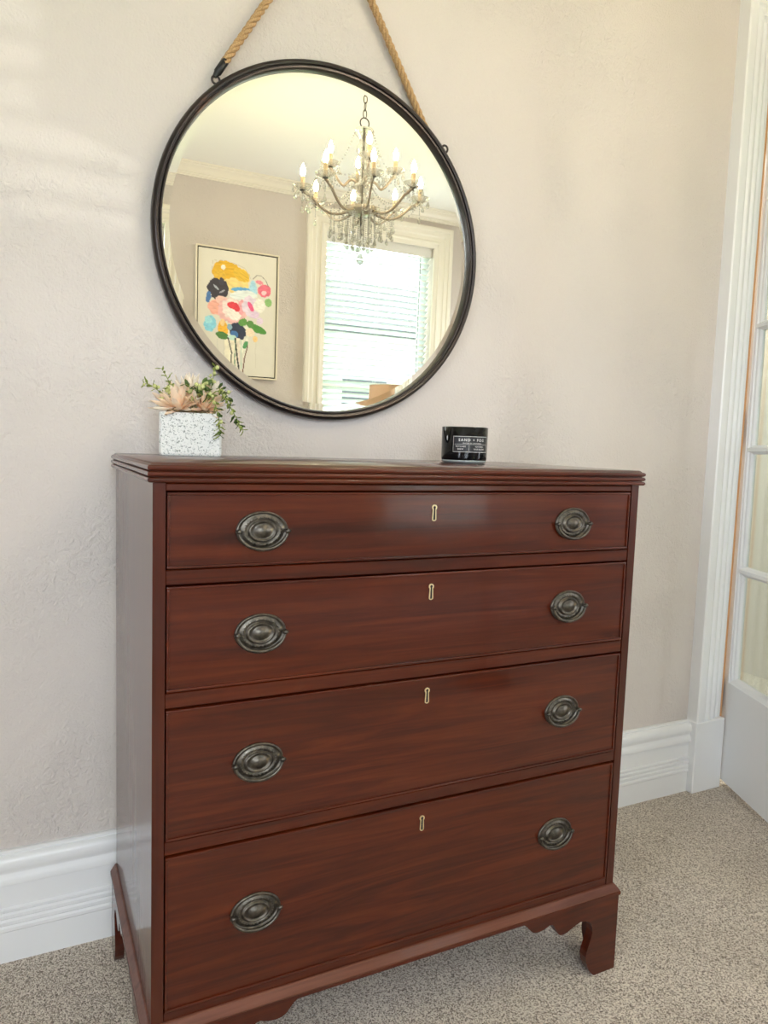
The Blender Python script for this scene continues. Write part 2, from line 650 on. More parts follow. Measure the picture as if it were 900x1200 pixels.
# crown moulding (distance from wall, drop from ceiling)
CR = [(0, 0), (.075, 0), (.075, -.010), (.066, -.014), (.062, -.022), (.045, -.032), (.034, -.046), (.030, -.056), (.022, -.060), (.020, -.066), (.012, -.070), (.012, -.076), (0, -.076)]
k = 0
for axis, wall, sign, a, b_ in ((0, YS, 1, XW, XE), (0, YN, -1, XW, XE), (1, XW, 1, YS, YN), (1, XE, -1, YS, YN)):
    k += 1
    m = run_profile([(d, ZC + z) for d, z in CR], axis, wall, sign, a, b_)
    struct(m.make('trim_%d' % k, CREAM, smooth=30),
           ['cream crown moulding above the painting, in the mirror', 'cream crown moulding above the mirror wall', 'cream crown moulding on the left wall', 'cream crown moulding on the right wall'][k - 1], 'moulding')

# ------------------------------------------------------------------ door casing (trim), door
# casing profile across its width: (offset from outer edge, projection)
CAS = [(0, 0), (0, .040), (.004, .044), (.030, .045), (.035, .043), (.040, .036), (.046, .035), (.053, .040), (.058, .0405), (.066, .039), (.072, .031), (.078, .030), (.085, .035), (.090, .0355), (.096, .034), (.102, .025), (.108, .024), (.115, .0285), (.128, .028), (.131, .024), (.131, 0)]
CX = 1.873


def casing(name, mtl, prof, x0, x1, z0, z1, wall, sign, label, plinth=None, sill=False):
    """picture-frame casing round an opening; x0,x1 outer edges; z1 outer top; mitred by building each side as a strip loop"""
    t = thing(name, label, 'casing', ((x0 + x1) / 2, wall, z0), kind='structure')
    L = MB()
    n = len(prof)
    zb = z0 + (plinth or 0)

    def strip(path):
        m = MB()
        rows = [[m.bm.verts.new(p) for p in row] for row in path]
        for r0, r1 in zip(rows, rows[1:]):
            for i in range(n):
                j = (i + 1) % n
                m.bm.faces.new((r0[i], r0[j], r1[j], r1[i]))
        m.bm.faces.new(rows[0])
        m.bm.faces.new(rows[-1][::-1])
        m.bm.normal_update()
        bmesh.ops.triangulate(m.bm, faces=[f for f in m.bm.faces if len(f.verts) > 4])
        return m
    L.bm.free()
    strip([[(x0 + d, wall + sign * h, zb) for d, h in prof], [(x0 + d, wall + sign * h, z1 - d) for d, h in prof]]).make('casing_side', mtl, t)
    strip([[(x1 - d, wall + sign * h, zb) for d, h in prof], [(x1 - d, wall + sign * h, z1 - d) for d, h in prof]]).make('casing_side', mtl, t)
    strip([[(x0 + d, wall + sign * h, z1 - d) for d, h in prof], [(x1 - d, wall + sign * h, z1 - d) for d, h in prof]]).make('casing_head', mtl, t)
    w = prof[-1][0]
    if plinth:
        for xa, xb in ((x0 - .004, x0 + w + .004), (x1 - w - .004, x1 + .004)):
            m = MB()
            y0, y1 = sorted((wall, wall + sign * .046))
            m.box(xa, xb, y0, y1, z0, zb, .003, 1)
            m.make('plinth_block', mtl, t)
    return t


cas = casing('trim_5', TRIM, CAS, CX, 2 * 2.399 - CX, 0, 2.62, YN, -1, 'white fluted door casing with plinth block, at the right edge', plinth=.252)
# jamb lining with its raw timber edge showing beside the casing
m = MB()
m.box(2.000, 2.012, YN - .0265, YN + T, 0, 2.485)
m.make('jamb_edge', RAW, cas)['label'] = 'raw orange timber edge of the door jamb'
m = MB()
m.box(2.774, 2.798, YN - .0265, YN + T, 0, 2.485)
m.make('jamb_edge', TRIM, cas)
m = MB()
m.box(2.012, 2.774, YN + .002, YN + T, 2.462, 2.485)
m.make('jamb_head', TRIM, cas)

# the glazed door, standing open into the room
DW, DH, DT = .755, 2.43, .040
door = thing('door_1', 'white glazed door with rows of panes, standing open at the right edge', 'door', (2.025, .550, .028),
             (0, math.radians(-.7), math.radians(-115.0)), kind='structure')


def local(m, name, mtl, parent, smooth=False):
    return m.make(name, mtl, parent, world=False, smooth=smooth)


def dbox(m, u0, u1, z0, z1, y0=0.0, y1=DT, bev=.0):
    m.box(u0, u1, y0, y1, z0, z1, bev, 1)
    return m


# visible face is at local y = 0 side? door face towards -x world: local -y after rotating by -115 deg points to (-.9, .42)
ST = .036
rows = [(.372, .727), (.760, 1.142), (1.172, 1.553), (1.583, 1.965), (1.995, 2.33)]
cols = [(.060, .268), (.292, .485), (.509, .695)]
for u0, u1 in ((0, ST), (DW - ST, DW)):
    local(dbox(MB(), u0, u1, 0, DH), 'stile', TRIM, door)
local(dbox(MB(), ST, DW - ST, 0, rows[0][0] - .022), 'bottom_rail', TRIM, door)
local(dbox(MB(), ST, DW - ST, rows[-1][1] + .022, DH), 'top_rail', TRIM, door)


def glazing_bar(m, u0, u1, z0, z1):
    """bar with a rounded nose either side of the pane"""
    if (u1 - u0) > (z1 - z0):
        c, h = (z0 + z1) / 2, (z1 - z0) / 2
        p = [(.003, c - h * .35), (.010, c - h * .62), (.016, c - h), (.026, c - h), (.031, c - h * .62), (.037, c - h * .35), (.037, c + h * .35), (.031, c + h * .62), (.026, c + h), (.016, c + h), (.010, c + h * .62), (.003, c + h * .35)]
        m.prism(p, 0, u0, u1)
    else:
        c, h = (u0 + u1) / 2, (u1 - u0) / 2
        p = [(c - h * .35, .003), (c - h * .62, .010), (c - h, .016), (c - h, .026), (c - h * .62, .031), (c - h * .35, .037), (c + h * .35, .037), (c + h * .62, .031), (c + h, .026), (c + h, .016), (c + h * .62, .010), (c + h * .35, .003)]
        m.prism(p, 2, z0, z1)
    return m


for (a0, a1), (b0, b1) in zip(rows, rows[1:]):
    local(glazing_bar(MB(), ST, DW - ST, a1, b0), 'glazing_bar', TRIM, door)
for (a0, a1), (b0, b1) in zip(cols, cols[1:]):
    local(glazing_bar(MB(), a1, b0, rows[0][0], rows[-1][1]), 'glazing_bar', TRIM, door)
# sticking (moulded edge) around the glazed area
for u0, u1 in ((ST, cols[0][0]), (cols[-1][1], DW - ST)):
    m = MB()
    q = [(u0, .002), (u0 + (u1 - u0) * .35, .004), (u0 + (u1 - u0) * .5, .009), (u0 + (u1 - u0) * .8, .011), (u1, .017), (u1, .024), (u0, .038)] if u0 == ST else \
        [(u1, .002), (u1 - (u1 - u0) * .35, .004), (u1 - (u1 - u0) * .5, .009), (u1 - (u1 - u0) * .8, .011), (u0, .017), (u0, .024), (u1, .038)]
    m.prism(q, 2, rows[0][0] - .022, rows[-1][1] + .022)
    local(m, 'glazing_bead', TRIM, door)
for z0, z1, fl in ((rows[0][0] - .022, rows[0][0], 0), (rows[-1][1], rows[-1][1] + .022, 1)):
    m = MB()
    q = [(.002, z0), (.008, z0 + .010), (.012, z0 + .014), (.017, z1), (.024, z1), (.038, z0)] if not fl else [(.002, z1), (.008, z1 - .010), (.012, z1 - .014), (.017, z0), (.024, z0), (.038, z1)]
    m.prism(q, 0, ST, DW - ST)
    local(m, 'glazing_bead', TRIM, door)
for z0, z1 in rows:
    for u0, u1 in cols:
        local(dbox(MB(), u0 - .004, u1 + .004, z0 - .004, z1 + .004, .019, .022), 'pane', DPANE, door)
for z in (.30, 1.235, 2.19):
    m = MB()
    m.lathe([(0, z - .055), (.004, z - .054), (.0055, z - .048), (.0055, z + .048), (.004, z + .054), (0, z + .055)], 10, Matrix.Translation((.002, -.0062, 0)))
    m.box(-.004, .004, -.003, .03, z - .05, z + .05)
    local(m, 'hinge', HINGE, door)
m = MB()
for yy in (-.045, DT + .045):
    m.lathe([(0, -.012), (.018, -.010), (.024, 0), (.018, .010), (0, .012)], 16, Matrix.Translation((DW - .055, yy, 1.02)) @ Matrix.Rotation(PI / 2, 4, 'X'))
m.tube([(DW - .055, -.04, 1.02), (DW - .055, DT + .04, 1.02)], .007, 8)
local(m, 'door_knob', BRASS, door, True)

# ------------------------------------------------------------------ chest of drawers
CW, CD, CT = 1.0, .507, 1.094          # carcass width, depth, underside of the top
chest = thing('chest_of_drawers', 'dark mahogany four-drawer chest on bracket feet, against the greige wall', 'chest', (.5, .25, 0))

# reeded top
m = MB()
OV = .009


def ring_profile(m, prof, x0, x1, y0, y1):
    """loft a rectangle (open at the back) outward by profile [(overhang, z)]"""
    rowsv = []
    for o, z in prof:
        rowsv.append([m.bm.verts.new(p) for p in ((x0 - o, y1, z), (x0 - o, y0 - o, z), (x1 + o, y0 - o, z), (x1 + o, y1, z))])
    for a, c in zip(rowsv, rowsv[1:]):
        for i in range(4):
            j = (i + 1) % 4
            m.bm.faces.new((a[i], a[j], c[j], c[i]))
    m.bm.faces.new(rowsv[0][::-1])
    m.bm.faces.new(rowsv[-1])


prof = [(-.002, 1.0935)]
for zc, hh, o in ((1.0985, .0048, OV), (1.1078, .0048, OV), (1.1175, .0052, OV)):
    for q in range(7):
        a = -PI / 2 + PI * q / 6
        prof.append((o - .0055 + .0055 * math.cos(a) - (.0 if zc < 1.11 else .0), zc + hh * math.sin(a) * .92))
prof += [(.0015, 1.1245), (-.001, 1.126)]
ring_profile(m, prof, 0, CW, 0, .520)
m.make('top', WOOD_H, chest, smooth=50)

# carcass
m = MB()
m.box(0, .0195, .0, CD, .19, CT)
m.make('side_panel', WOOD_V, chest)
m = MB()
m.box(CW - .0195, CW, .0, CD, .19, CT)
m.make('side_panel', WOOD_V, chest)
m = MB()
m.box(.0195, CW - .0195, CD - .012, CD - .002, .19, CT)
m.make('back_panel', CARC, chest)
DZ = [(.958, 1.0805), (.760, .932), (.512, .7325), (.2155, .487)]
rails = [(1.0805, CT, 0), (.932, .958, 1), (.7325, .760, 1), (.487, .512, 1), (.19, .2155, 1)]
for z0, z1, dv in rails:
    m = MB()
    m.box(.0195, CW - .0195, .0015, .10, z0 + .0008, z1 - .0008, .0015, 1)
    m.make('rail', WOOD_H, chest)
# bottom board closes the carcass
m = MB()
m.box(.0195, CW - .0195, .10, CD - .012, .195, .207)
m.make('bottom_board', CARC, chest)

# drawers
HX = (.1735, .8235)
HZ = (1.016, .8455, .6235, .356)
KZ = (1.042, .895, .697, .446)


def handle_shapes():
    """oval stamped backplate, bail and post, each centred at the plate's middle, facing -y"""
    M = Matrix.Rotation(PI / 2, 4, 'X')          # local z -> -y
    A, B = .0442, .0325
    bp = MB()
    pr = [(1.0, 0), (1.0, .0016), (.975, .0034), (.94, .0040), (.905, .0034), (.885, .0018), (.86, .0012), (.80, .0016), (.73, .0036), (.66, .0040), (.61, .0030), (.585, .0020),
          (.56, .0032), (.52, .0060), (.485, .0068), (.455, .0060), (.43, .0046), (.36, .0040), (.30, .0052), (.20, .0074), (.10, .0084), (0, .0088)]
    bp.lathe([(r, z) for r, z in pr], 48, M, A, B)
    # stamped beads around the middle band
    for i in range(30):
        a = 2 * PI * i / 30
        bp.ball((A * .70 * math.cos(a), -.0042, B * .70 * math.sin(a)), .0017, 1, (1, .6, 1))
    bail = MB()
    pts = []
    for i in range(25):
        a = PI + PI * i / 24
        pts.append((A * .93 * math.cos(a), -.0085 - .0015 * math.sin(PI * i / 24), B * .94 * math.sin(a) + .001))
    rad = [.0021 + .0011 * math.sin(PI * i / 24) for i in range(25)]
    bail.tube(pts, rad, 8)
    post = MB()
    post.lathe([(0, .0135), (.0026, .013), (.0042, .0110), (.0046, .009), (.0034, .0068), (.0028, .003), (.0040, .001), (.0040, 0)], 12, M)
    post.tube([(-.0055, -.0088, 0), (.0055, -.0088, 0)], .0018, 8)
    return bp, bail, post


proto = {}


def keyhole_outline(s, n=10):
    """keyhole outline scaled by s, centred"""
    pts = []
    r, zc = .0042 * s, .0098
    for i in range(n + 1):
        a = -PI * .28 + (PI * 1.56) * i / n
        pts.append((r * math.cos(a), zc + r * math.sin(a)))
    w = .0034 * s
    for i in range(n + 1):
        a = PI + PI * i / n
        pts.append((w * math.cos(a), -.0118 + w * math.sin(a) * .8))
    return pts


for i, ((z0, z1), hz, kz) in enumerate(zip(DZ, HZ, KZ)):
    x0, x1 = .0205, CW - .0235
    m = MB()
    m.box(x0 + .0055, x1 - .0055, .0, .019, z0 + .0055, z1 - .0055)
    m.box(x0 + .012, x1 - .012, .019, .42, z0 + .008, z1 - .02)
    dr = m.make('drawer', WOOD_H, chest)
    # cock beading: four thin rounded strips standing proud
    for q, (a0, a1, c0, c1) in enumerate(((x0 + .001, x1 - .001, z1 - .0058, z1 - .0012), (x0 + .001, x1 - .001, z0 + .0012, z0 + .0058),
                                          (x0 + .001, x0 + .0056, z0 + .0058, z1 - .0058), (x1 - .0056, x1 - .001, z0 + .0058, z1 - .0058))):
        m = MB()
        m.box(a0, a1, -.0028, .015, c0, c1, .0018, 2)
        m.make('cock_bead', WOOD_H, dr)
    # escutcheon and keyhole
    m = MB()
    outer, inner = keyhole_outline(1.28), keyhole_outline(.70)
    n = len(outer)
    vs = [(p[0], -.0016, p[1]) for p in outer] + [(p[0], -.0016, p[1]) for p in inner] + [(p[0], .0, p[1]) for p in outer] + [(p[0], .0, p[1]) for p in inner]
    fs = []
    for q in range(n):
        w = (q + 1) % n
        fs += [(q, w, n + w, n + q), (q, 2 * n + q, 2 * n + w, w), (n + q, n + w, 3 * n + w, 3 * n + q)]
    m.faces(vs, fs)
    es = m.make('escutcheon', BRASS, dr, loc=(.498 - .5, -.25, kz))
    es['label'] = 'brass keyhole escutcheon'
    m = MB()
    m.prism(keyhole_outline(.74), 1, -.0005, .0002)
    m.make('keyhole', DARK, dr, loc=(.498 - .5, -.25, kz))
    for hx in HX:
        loc = (hx - .5, -.25, hz)
        if not proto:
            bp, bail, post = handle_shapes()
            proto['plate'] = bp.make('handle_backplate', BRASS_OLD, dr, loc=loc, smooth=True)
            proto['bail'] = bail.make('handle_bail', BRASS_OLD, dr, loc=loc, smooth=True)
            proto['post'] = post.make('handle_post', BRASS_OLD, dr, loc=(loc[0] - .0408, loc[1], loc[2]), smooth=True)
            dup(proto['post'], dr, (loc[0] + .0408, loc[1], loc[2]))
        else:
            dup(proto['plate'], dr, loc)
            dup(proto['bail'], dr, loc, (math.radians(random.uniform(-1, 2)), 0, 0))
            for sx in (-.0408, .0408):
                dup(proto['post'], dr, (loc[0] + sx, loc[1], loc[2]))

# base moulding: sloped strip round front and sides
BP = .0112
m = MB()
ring_profile(m, [(-.002, .1760), (BP + .0018, .1765), (BP + .0018, .1835), (BP, .1845), (-.002, .1845)], 0, CW, 0, CD)
m.make('base_moulding', WOOD_H, chest)
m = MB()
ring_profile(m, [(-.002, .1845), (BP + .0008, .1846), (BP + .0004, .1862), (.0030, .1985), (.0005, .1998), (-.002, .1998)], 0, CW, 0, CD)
m.make('moulding_cap', WORN_SHEEN, chest)['label'] = 'worn sloping top of the base moulding, window sheen painted into its paler colour'

# bracket feet, front pair cut from one outline (distance from the outer end, z)
BR = [(0, .1765), (0, 0), (.060, 0), (.067, .006), (.076, .018), (.083, .034), (.0865, .050), (.0845, .062), (.079, .078), (.074, .092), (.071, .106), (.0725, .118), (.078, .128),
      (.087, .135), (.097, .138), (.108, .139), (.118, .136), (.130, .131), (.142, .126), (.153, .123), (.163, .124), (.170, .130), (.175, .139), (.180, .149), (.186, .154),
      (.193, .155), (.200, .152), (.210, .149), (.222, .148), (.232, .149), (.240, .153), (.247, .161), (.254, .169), (.260, .173), (.262, .1765)]
BR = [(a * 1.0, z) for a, z in BR]
TH = .020
for side in (0, 1):
    pts = [(-BP + .001 + a if side == 0 else CW + BP - .001 - a, z) for a, z in BR]
    m = MB()
    m.prism(pts, 1, -BP + .001, -BP + .001 + TH)
    m.make('bracket_foot', WOOD_H, chest)
    # the returns along the side: front half and back half
    for back in (0, 1):
        sc = .80
        pts = [((CD - a * sc) if back else (-BP + .0012 + TH + a * sc), z) for a, z in BR]
        m = MB()
        xa, xb = (-BP + .001, -BP + .001 + TH) if side == 0 else (CW + BP - .001 - TH, CW + BP - .001)
        m.prism(pts, 0, xa, xb)
        m.make('side_bracket', WOOD_D, chest)

# ------------------------------------------------------------------ round mirror with rope
MT = math.radians(.4)
MC = Vector((.4935, .5560, 1.636))
RO = .4175
mirror = thing('round_mirror', 'round mirror in a dark bronze frame hung on jute rope above the chest', 'mirror', MC, (PI / 2 + MT, 0, 0))
# local z of the empty points into the room (-y), local y is up
m = MB()
RP = [(RO - .030, .000), (RO - .004, .000), (RO, .004), (RO, .016), (RO - .003, .0225), (RO - .0085, .0250), (RO - .0125, .0235), (RO - .0135, .0195), (RO - .0150, .0190), (RO - .0175, .0225),
      (RO - .0205, .0222), (RO - .0225, .0165), (RO - .0225, .008), (RO - .030, .008), (RO - .030, .000)]
m.lathe(RP, 128)
m.make('frame', BRONZE, mirror, world=False, smooth=45)
m = MB()
RG = RO - .0220
m.lathe([(RG, .0075), (RG, .0090), (RG - .0170, .01000), (0, .01000)], 128)
m.make('mirror_glass', SILVER, mirror, world=False)
m = MB()
m.lathe([(RO - .02, .0005), (0, .0005)], 96)
m.make('backing_board', CARC, mirror, world=False)


def to_mirror(p):
    M = Matrix.Translation(MC) @ mirror.rotation_euler.to_matrix().to_4x4()
    return M.inverted() @ Vector(p)


LUGL, LUGR, PEG = Vector((.2115, .548, 1.955)), Vector((.806, .548, 1.928)), Vector((.478, .530, 2.385))
for lug in (LUGL, LUGR):
    c = to_mirror(lug)
    d = Vector((c.x, c.y, 0)).normalized()
    m = MB()
    e = d * (RO - .004)
    u = Vector((-d.y, d.x, 0))
    ring = []
    for q in range(16):
        a = 2 * PI * q / 16
        ring.append(e + d * (.010 + .0085 * math.cos(a)) + u * (.0085 * math.sin(a)) + Vector((0, 0, .012)))
    m.tube(ring, .0028, 6, closed=True)
    m.tube([e - u * .008 + Vector((0, 0, .012)), e + u * .008 + Vector((0, 0, .012))], .0055, 8)
    m.make('lug', BRONZE, mirror, world=False, smooth=True)


def twisted(m, a, b_, r, turns_per_m):
    a, b_ = Vector(a), Vector(b_)
    t = (b_ - a).normalized()
    u = t.cross(Vector((0, 1, 0))).normalized()
    w = t.cross(u)
    L = (b_ - a).length
    n = int(L * turns_per_m * 12)
    for s in range(3):
        pts = []
        for i in range(n + 1):
            h = L * i / n
            an = 2 * PI * (h * turns_per_m + s / 3)
            pts.append(a + t * h + (u * math.cos(an) + w * math.sin(an)) * r * .54)
        m.tube(pts, r * .50, 8)


for lug in (LUGL, LUGR):
    end = to_mirror(lug)
    dd = Vector((end.x, end.y, 0)).normalized()
    if lug is LUGL:
        end = dd * (RO + .012) + Vector((0, 0, .012))
    else:                                   # the right rope runs down behind the frame to its lug
        end = dd * (RO - .016) + Vector((0, 0, -.001))
    top = to_mirror(PEG + Vector((-.006 if lug is LUGL else .006, .012 if lug is LUGR else 0, 0)))
    t = (top - end).normalized()
    m = MB()
    m.tube([end + t * .002, end + t * .012, end + t * .014, end + t * .046, end + t * .048], [.005, .0072, .0088, .0088, .0072], 12)
    m.make('rope_sleeve', BLACKC, mirror, world=False, smooth=40)
    m = MB()
    twisted(m, end + t * .040, top, .0092, 19)
    m.make('rope', ROPE, mirror, world=False, smooth=True)
# loop of rope over the peg
m = MB()
pc = to_mirror(PEG)
pts = [pc + Vector((.016 * math.cos(a), .016 * math.sin(a) + .002, 0)) for a in [PI * q / 10 for q in range(11)]]
m.tube(pts, .0085, 8)
m.make('rope', ROPE, mirror, world=False, smooth=True)
m = MB()
m.lathe([(0, .05), (.012, .049), (.014, .042), (.0075, .038), (.0065, .004), (.016, .002), (.016, 0)], 20, Matrix.Translation((PEG.x, YN, PEG.z)) @ Matrix.Rotation(PI / 2, 4, 'X'))
tag(m.make('wall_peg', BRONZE, smooth=40), 'dark wall peg that the mirror rope hangs from, above the frame', 'peg')

# ------------------------------------------------------------------ candle jar
CZ = 1.1262
cpos = Vector((.776, .345, CZ))
candle = thing('candle_jar', 'black glass candle jar with a charcoal printed label, right end of the chest top', 'candle', cpos)
RJ, HJ = .0555, .0845
m = MB()
m.lathe([(0, .0056), (RJ - .004, .0056), (RJ - .0018, .0072), (RJ - .0008, .012), (RJ, HJ - .001), (RJ - .0008, HJ), (RJ - .0030, HJ - .001), (RJ - .0040, .020), (0, .018)], 64)
m.make('jar', JAR, candle, world=False, smooth=50)
m = MB()
m.lathe([(0, 0), (RJ - .009, 0), (RJ - .0045, .0010), (RJ - .0020, .0030), (RJ - .0018, .0054), (RJ - .0022, .0064), (RJ - .006, .0055), (0, .0055)], 64)
m.make('glass_foot', JARBASE, candle, world=False, smooth=50)['label'] = 'clear thick glass foot of the jar'
m = MB()
m.lathe([(0, .0185), (RJ - .0046, .0205), (RJ - .0043, .062), (0, .0615)], 48)
m.make('wax', WAX, candle, world=False, smooth=50)
for q in range(3):
    a = 2 * PI * q / 3
    m = MB()
    m.tube([(.02 * math.cos(a), .02 * math.sin(a), .061), (.02 * math.cos(a), .02 * math.sin(a), .071)], .0011, 6)
    m.make('wick', CORD, candle, world=False)
vdir = Vector((-.1728 - cpos.x, -1.1501 - cpos.y, 0)).normalized()
rdir = Vector((-vdir.y, vdir.x, 0))


def on_jar(s, z, lift):
    """point on the jar: s metres to the right of the middle of the visible side"""
    be = s / RJ
    r = RJ - .0008 + .0008 * min(1, max(0, (z - .014) / .07)) + lift
    return vdir * (r * math.cos(be)) + rdir * (r * math.sin(be)) + Vector((0, 0, z))


def jar_patch(m, s0, s1, z0, z1, lift):
    n = max(2, int((s1 - s0) / .003))
    A = [m.bm.verts.new(on_jar(s0 + (s1 - s0) * i / n, z0, lift)) for i in range(n + 1)]
    B = [m.bm.verts.new(on_jar(s0 + (s1 - s0) * i / n, z1, lift)) for i in range(n + 1)]
    for i in range(n):
        m.bm.faces.new((A[i], A[i + 1], B[i + 1], B[i]))


LS0, LS1, LZ0, LZ1 = -.0275, .0655, .0255, .0625
m = MB()
jar_patch(m, LS0, LS1, LZ0, LZ1, .0003)
lab = m.make('label', LABELB, candle, world=False)
m = MB()
LW = .0009
for s0, s1, z0, z1 in ((LS0, LS1, LZ0, LZ0 + LW), (LS0, LS1, LZ1 - LW, LZ1), (LS0, LS0 + LW, LZ0, LZ1), (LS1 - LW, LS1, LZ0, LZ1),
                       (LS0 + .004, LS1 - .004, .0435, .0435 + LW * .7), (.0105, .0105 + LW * .7, LZ0 + .003, .0425)):
    jar_patch(m, s0, s1, z0, z1, .0005)
m.make('label_border', INK, lab, world=False)


def jar_text(txt, s_mid, z_mid, size, spacing=1.0):
    cu = bpy.data.curves.new('print', 'FONT')
    cu.body = txt
    cu.size = size
    cu.space_character = spacing
    cu.align_x = 'CENTER'
    cu.align_y = 'CENTER'
    cu.resolution_u = 2
    cu.offset = size * .018
    to = bpy.data.objects.new('print', cu)
    COL.objects.link(to)
    me = bpy.data.meshes.new_from_object(to.evaluated_get(bpy.context.evaluated_depsgraph_get()))
    bpy.data.objects.remove(to)
    mm = MB()
    mm.bm.from_mesh(me)
    bpy.data.meshes.remove(me)
    bmesh.ops.subdivide_edges(mm.bm, edges=[e for e in mm.bm.edges if e.calc_length() > .004], cuts=2)
    for v in mm.bm.verts:
        v.co = on_jar(s_mid + v.co.x, z_mid + v.co.y, .0007)
    return mm.make('lettering', INK, lab, world=False)


jar_text('SAND + FOG', .0185, .0535, .0088, 1.35)
jar_text('CRAFTED IN CALIFORNIA', .0185, .0463, .0033, 1.25)
jar_text('WITCHES', -.009, .0385, .0048, 1.25)
jar_text('BREW', -.009, .0325, .0048, 1.2)
jar_text('NATURAL', .038, .0385, .0045, 1.2)
jar_text('WAX BLEND', .038, .0325, .0048, 1.2)

# ------------------------------------------------------------------ flower arrangement
ppos = Vector((.137, .405, CZ))
PR = math.radians(-11)
fl = thing('flower_arrangement', 'peach silk flowers and green sprigs in a white speckled square pot, on the chest', 'flowers', ppos, (0, 0, PR))
PW, PD, PH = .0615, .050, .0885
m = MB()
rows_ = []
for x, y, z in ((PW - .003, PD - .003, 0), (PW - .001, PD - .001, .002), (PW, PD, .006), (PW, PD, PH - .002), (PW - .002, PD - .002, PH), (PW - .007, PD - .007, PH), (PW - .008, PD - .008, PH - .003), (PW - .008, PD - .008, .02)):
    c = .004
    rows_.append([m.bm.verts.new(p) for p in ((-x + c, -y, z), (x - c, -y, z), (x, -y + c, z), (x, y - c, z), (x - c, y, z), (-x + c, y, z), (-x, y - c, z), (-x, -y + c, z))])
for a, c in zip(rows_, rows_[1:]):
    for i in range(8):
        m.bm.faces.new((a[i], a[(i + 1) % 8], c[(i + 1) % 8], c[i]))
m.bm.faces.new(rows_[0][::-1])
m.bm.faces.new(rows_[-1])
m.make('pot', POT, fl, world=False)
m = MB()
for i in range(90):
    x, y = random.uniform(-.045, .045), random.uniform(-.034, .034)
    m.ball((x, y, PH - .006 + random.uniform(0, .012)), random.uniform(.006, .011), 1, (1, 1, .6))
m.make('moss', leafy('dry_moss', (.16, .12, .06), (.30, .22, .11), sss=False), fl, world=False)['kind'] = 'stuff'


def petal_mesh(name, L, Wd, curl, cup, mtl):
    """a pointed petal along +x, curling up"""
    m = MB()
    n, w = 9, 4
    g = []
    for i in range(n):
        t = i / (n - 1)
        half = Wd * (math.sin(PI * min(1, t * .92 + .06)) ** .8) * (1 - .25 * t)
        if i == n - 1:
            half = .0004
        row = []
        ang = curl * t
        x = L * (math.sin(ang) / curl if abs(curl) > 1e-3 else t)
        z = L * ((1 - math.cos(ang)) / curl if abs(curl) > 1e-3 else 0)
        for j in range(w + 1):
            s = j / w * 2 - 1
            row.append(m.bm.verts.new((x, half * s, z + cup * half * s * s + .0008 * math.sin(9 * t + 5 * s))))
        g.append(row)
    for i in range(n - 1):
        for j in range(w):
            m.bm.faces.new((g[i][j], g[i + 1][j], g[i + 1][j + 1], g[i][j + 1]))
    bmesh.ops.recalc_face_normals(m.bm, faces=m.bm.faces[:])
    me = bpy.data.meshes.new(name)
    m.bm.to_mesh(me)
    m.bm.free()
    me.materials.append(mtl)
    me.shade_smooth()
    return me


PM = [petal_mesh('petal', .050, .0095, .55, .35, PETAL), petal_mesh('petal', .050, .0080, .35, .45, PETAL2), petal_mesh('petal', .042, .0090, .9, .4, PETAL2), petal_mesh('petal', .047, .0078, .2, .3, PETAL)]
LMESH = [petal_mesh('leaf', .021, .0062, .6, .3, LEAF), petal_mesh('leaf', .0155, .0036, .5, .3, SPRIG), petal_mesh('leaf', .016, .0056, .4, .2, LEAF)]


def link_mesh(name, me, parent, M):
    o = bpy.data.objects.new(name, me)
    COL.objects.link(o)
    o.parent = parent
    l, r, s = M.decompose()
    o.location, o.rotation_euler, o.scale = l, r.to_euler(), s
    return o


def flower(c, nrm, layers, scale, mats):
    """layers: list of (count, elevation deg)"""
    m = MB()
    q = Vector(nrm).normalized().to_track_quat('Z', 'Y').to_matrix().to_4x4()
    base = Matrix.Translation(c) @ q
    m.lathe([(0, -.012), (.004, -.010), (.006, -.002), (.0045, .004), (0, .006)], 10, base)
    f = m.make('flower', PETAL, fl, world=False, smooth=True)
    for li, (cnt, el) in enumerate(layers):
        for i in range(cnt):
            a = 2 * PI * (i + .5 * (li % 2)) / cnt + random.uniform(-.12, .12)
            e = math.radians(el + random.uniform(-7, 7))
            sc = scale * random.uniform(.9, 1.08)
            M = base @ Matrix.Rotation(a, 4, 'Z') @ Matrix.Translation((.002, 0, 0)) @ Matrix.Rotation(-e, 4, 'Y') @ Matrix.Diagonal((sc, sc, sc, 1))
            link_mesh('petal', PM[mats[(li + i) % len(mats)]], f, M)
    # stalk down into the pot
    m = MB()
    m.tube([Vector(c) + base.to_3x3() @ Vector((0, 0, -.01)), Vector((c[0] * .7, c[1] * .7, PH - .02))], .0018, 6)
    m.make('flower_stalk', TWIG, f, world=False)
    return f


flower((-.022, -.024, PH + .008), (-.25, -.45, 1), [(11, 9), (8, 32), (5, 58)], 1.12, [0, 1, 3])
flower((-.004, .014, PH + .030), (-.02, -.10, 1), [(9, 28), (8, 52), (5, 74)], 1.12, [1, 2, 1])
flower((.040, .006, PH + .026), (.40, -.10, 1), [(9, 24), (7, 50), (4, 72)], 1.0, [1, 2])
flower((.026, -.022, PH + .009), (.30, -.50, 1), [(9, 9), (7, 32), (4, 60)], .92, [0, 3])
flower((.004, -.004, PH + .014), (.1, -.30, 1), [(8, 22), (5, 50)], .9, [1, 0])
flower((-.036, .014, PH + .018), (-.8, .1, .9), [(8, 14), (6, 40)], .95, [0, 1])


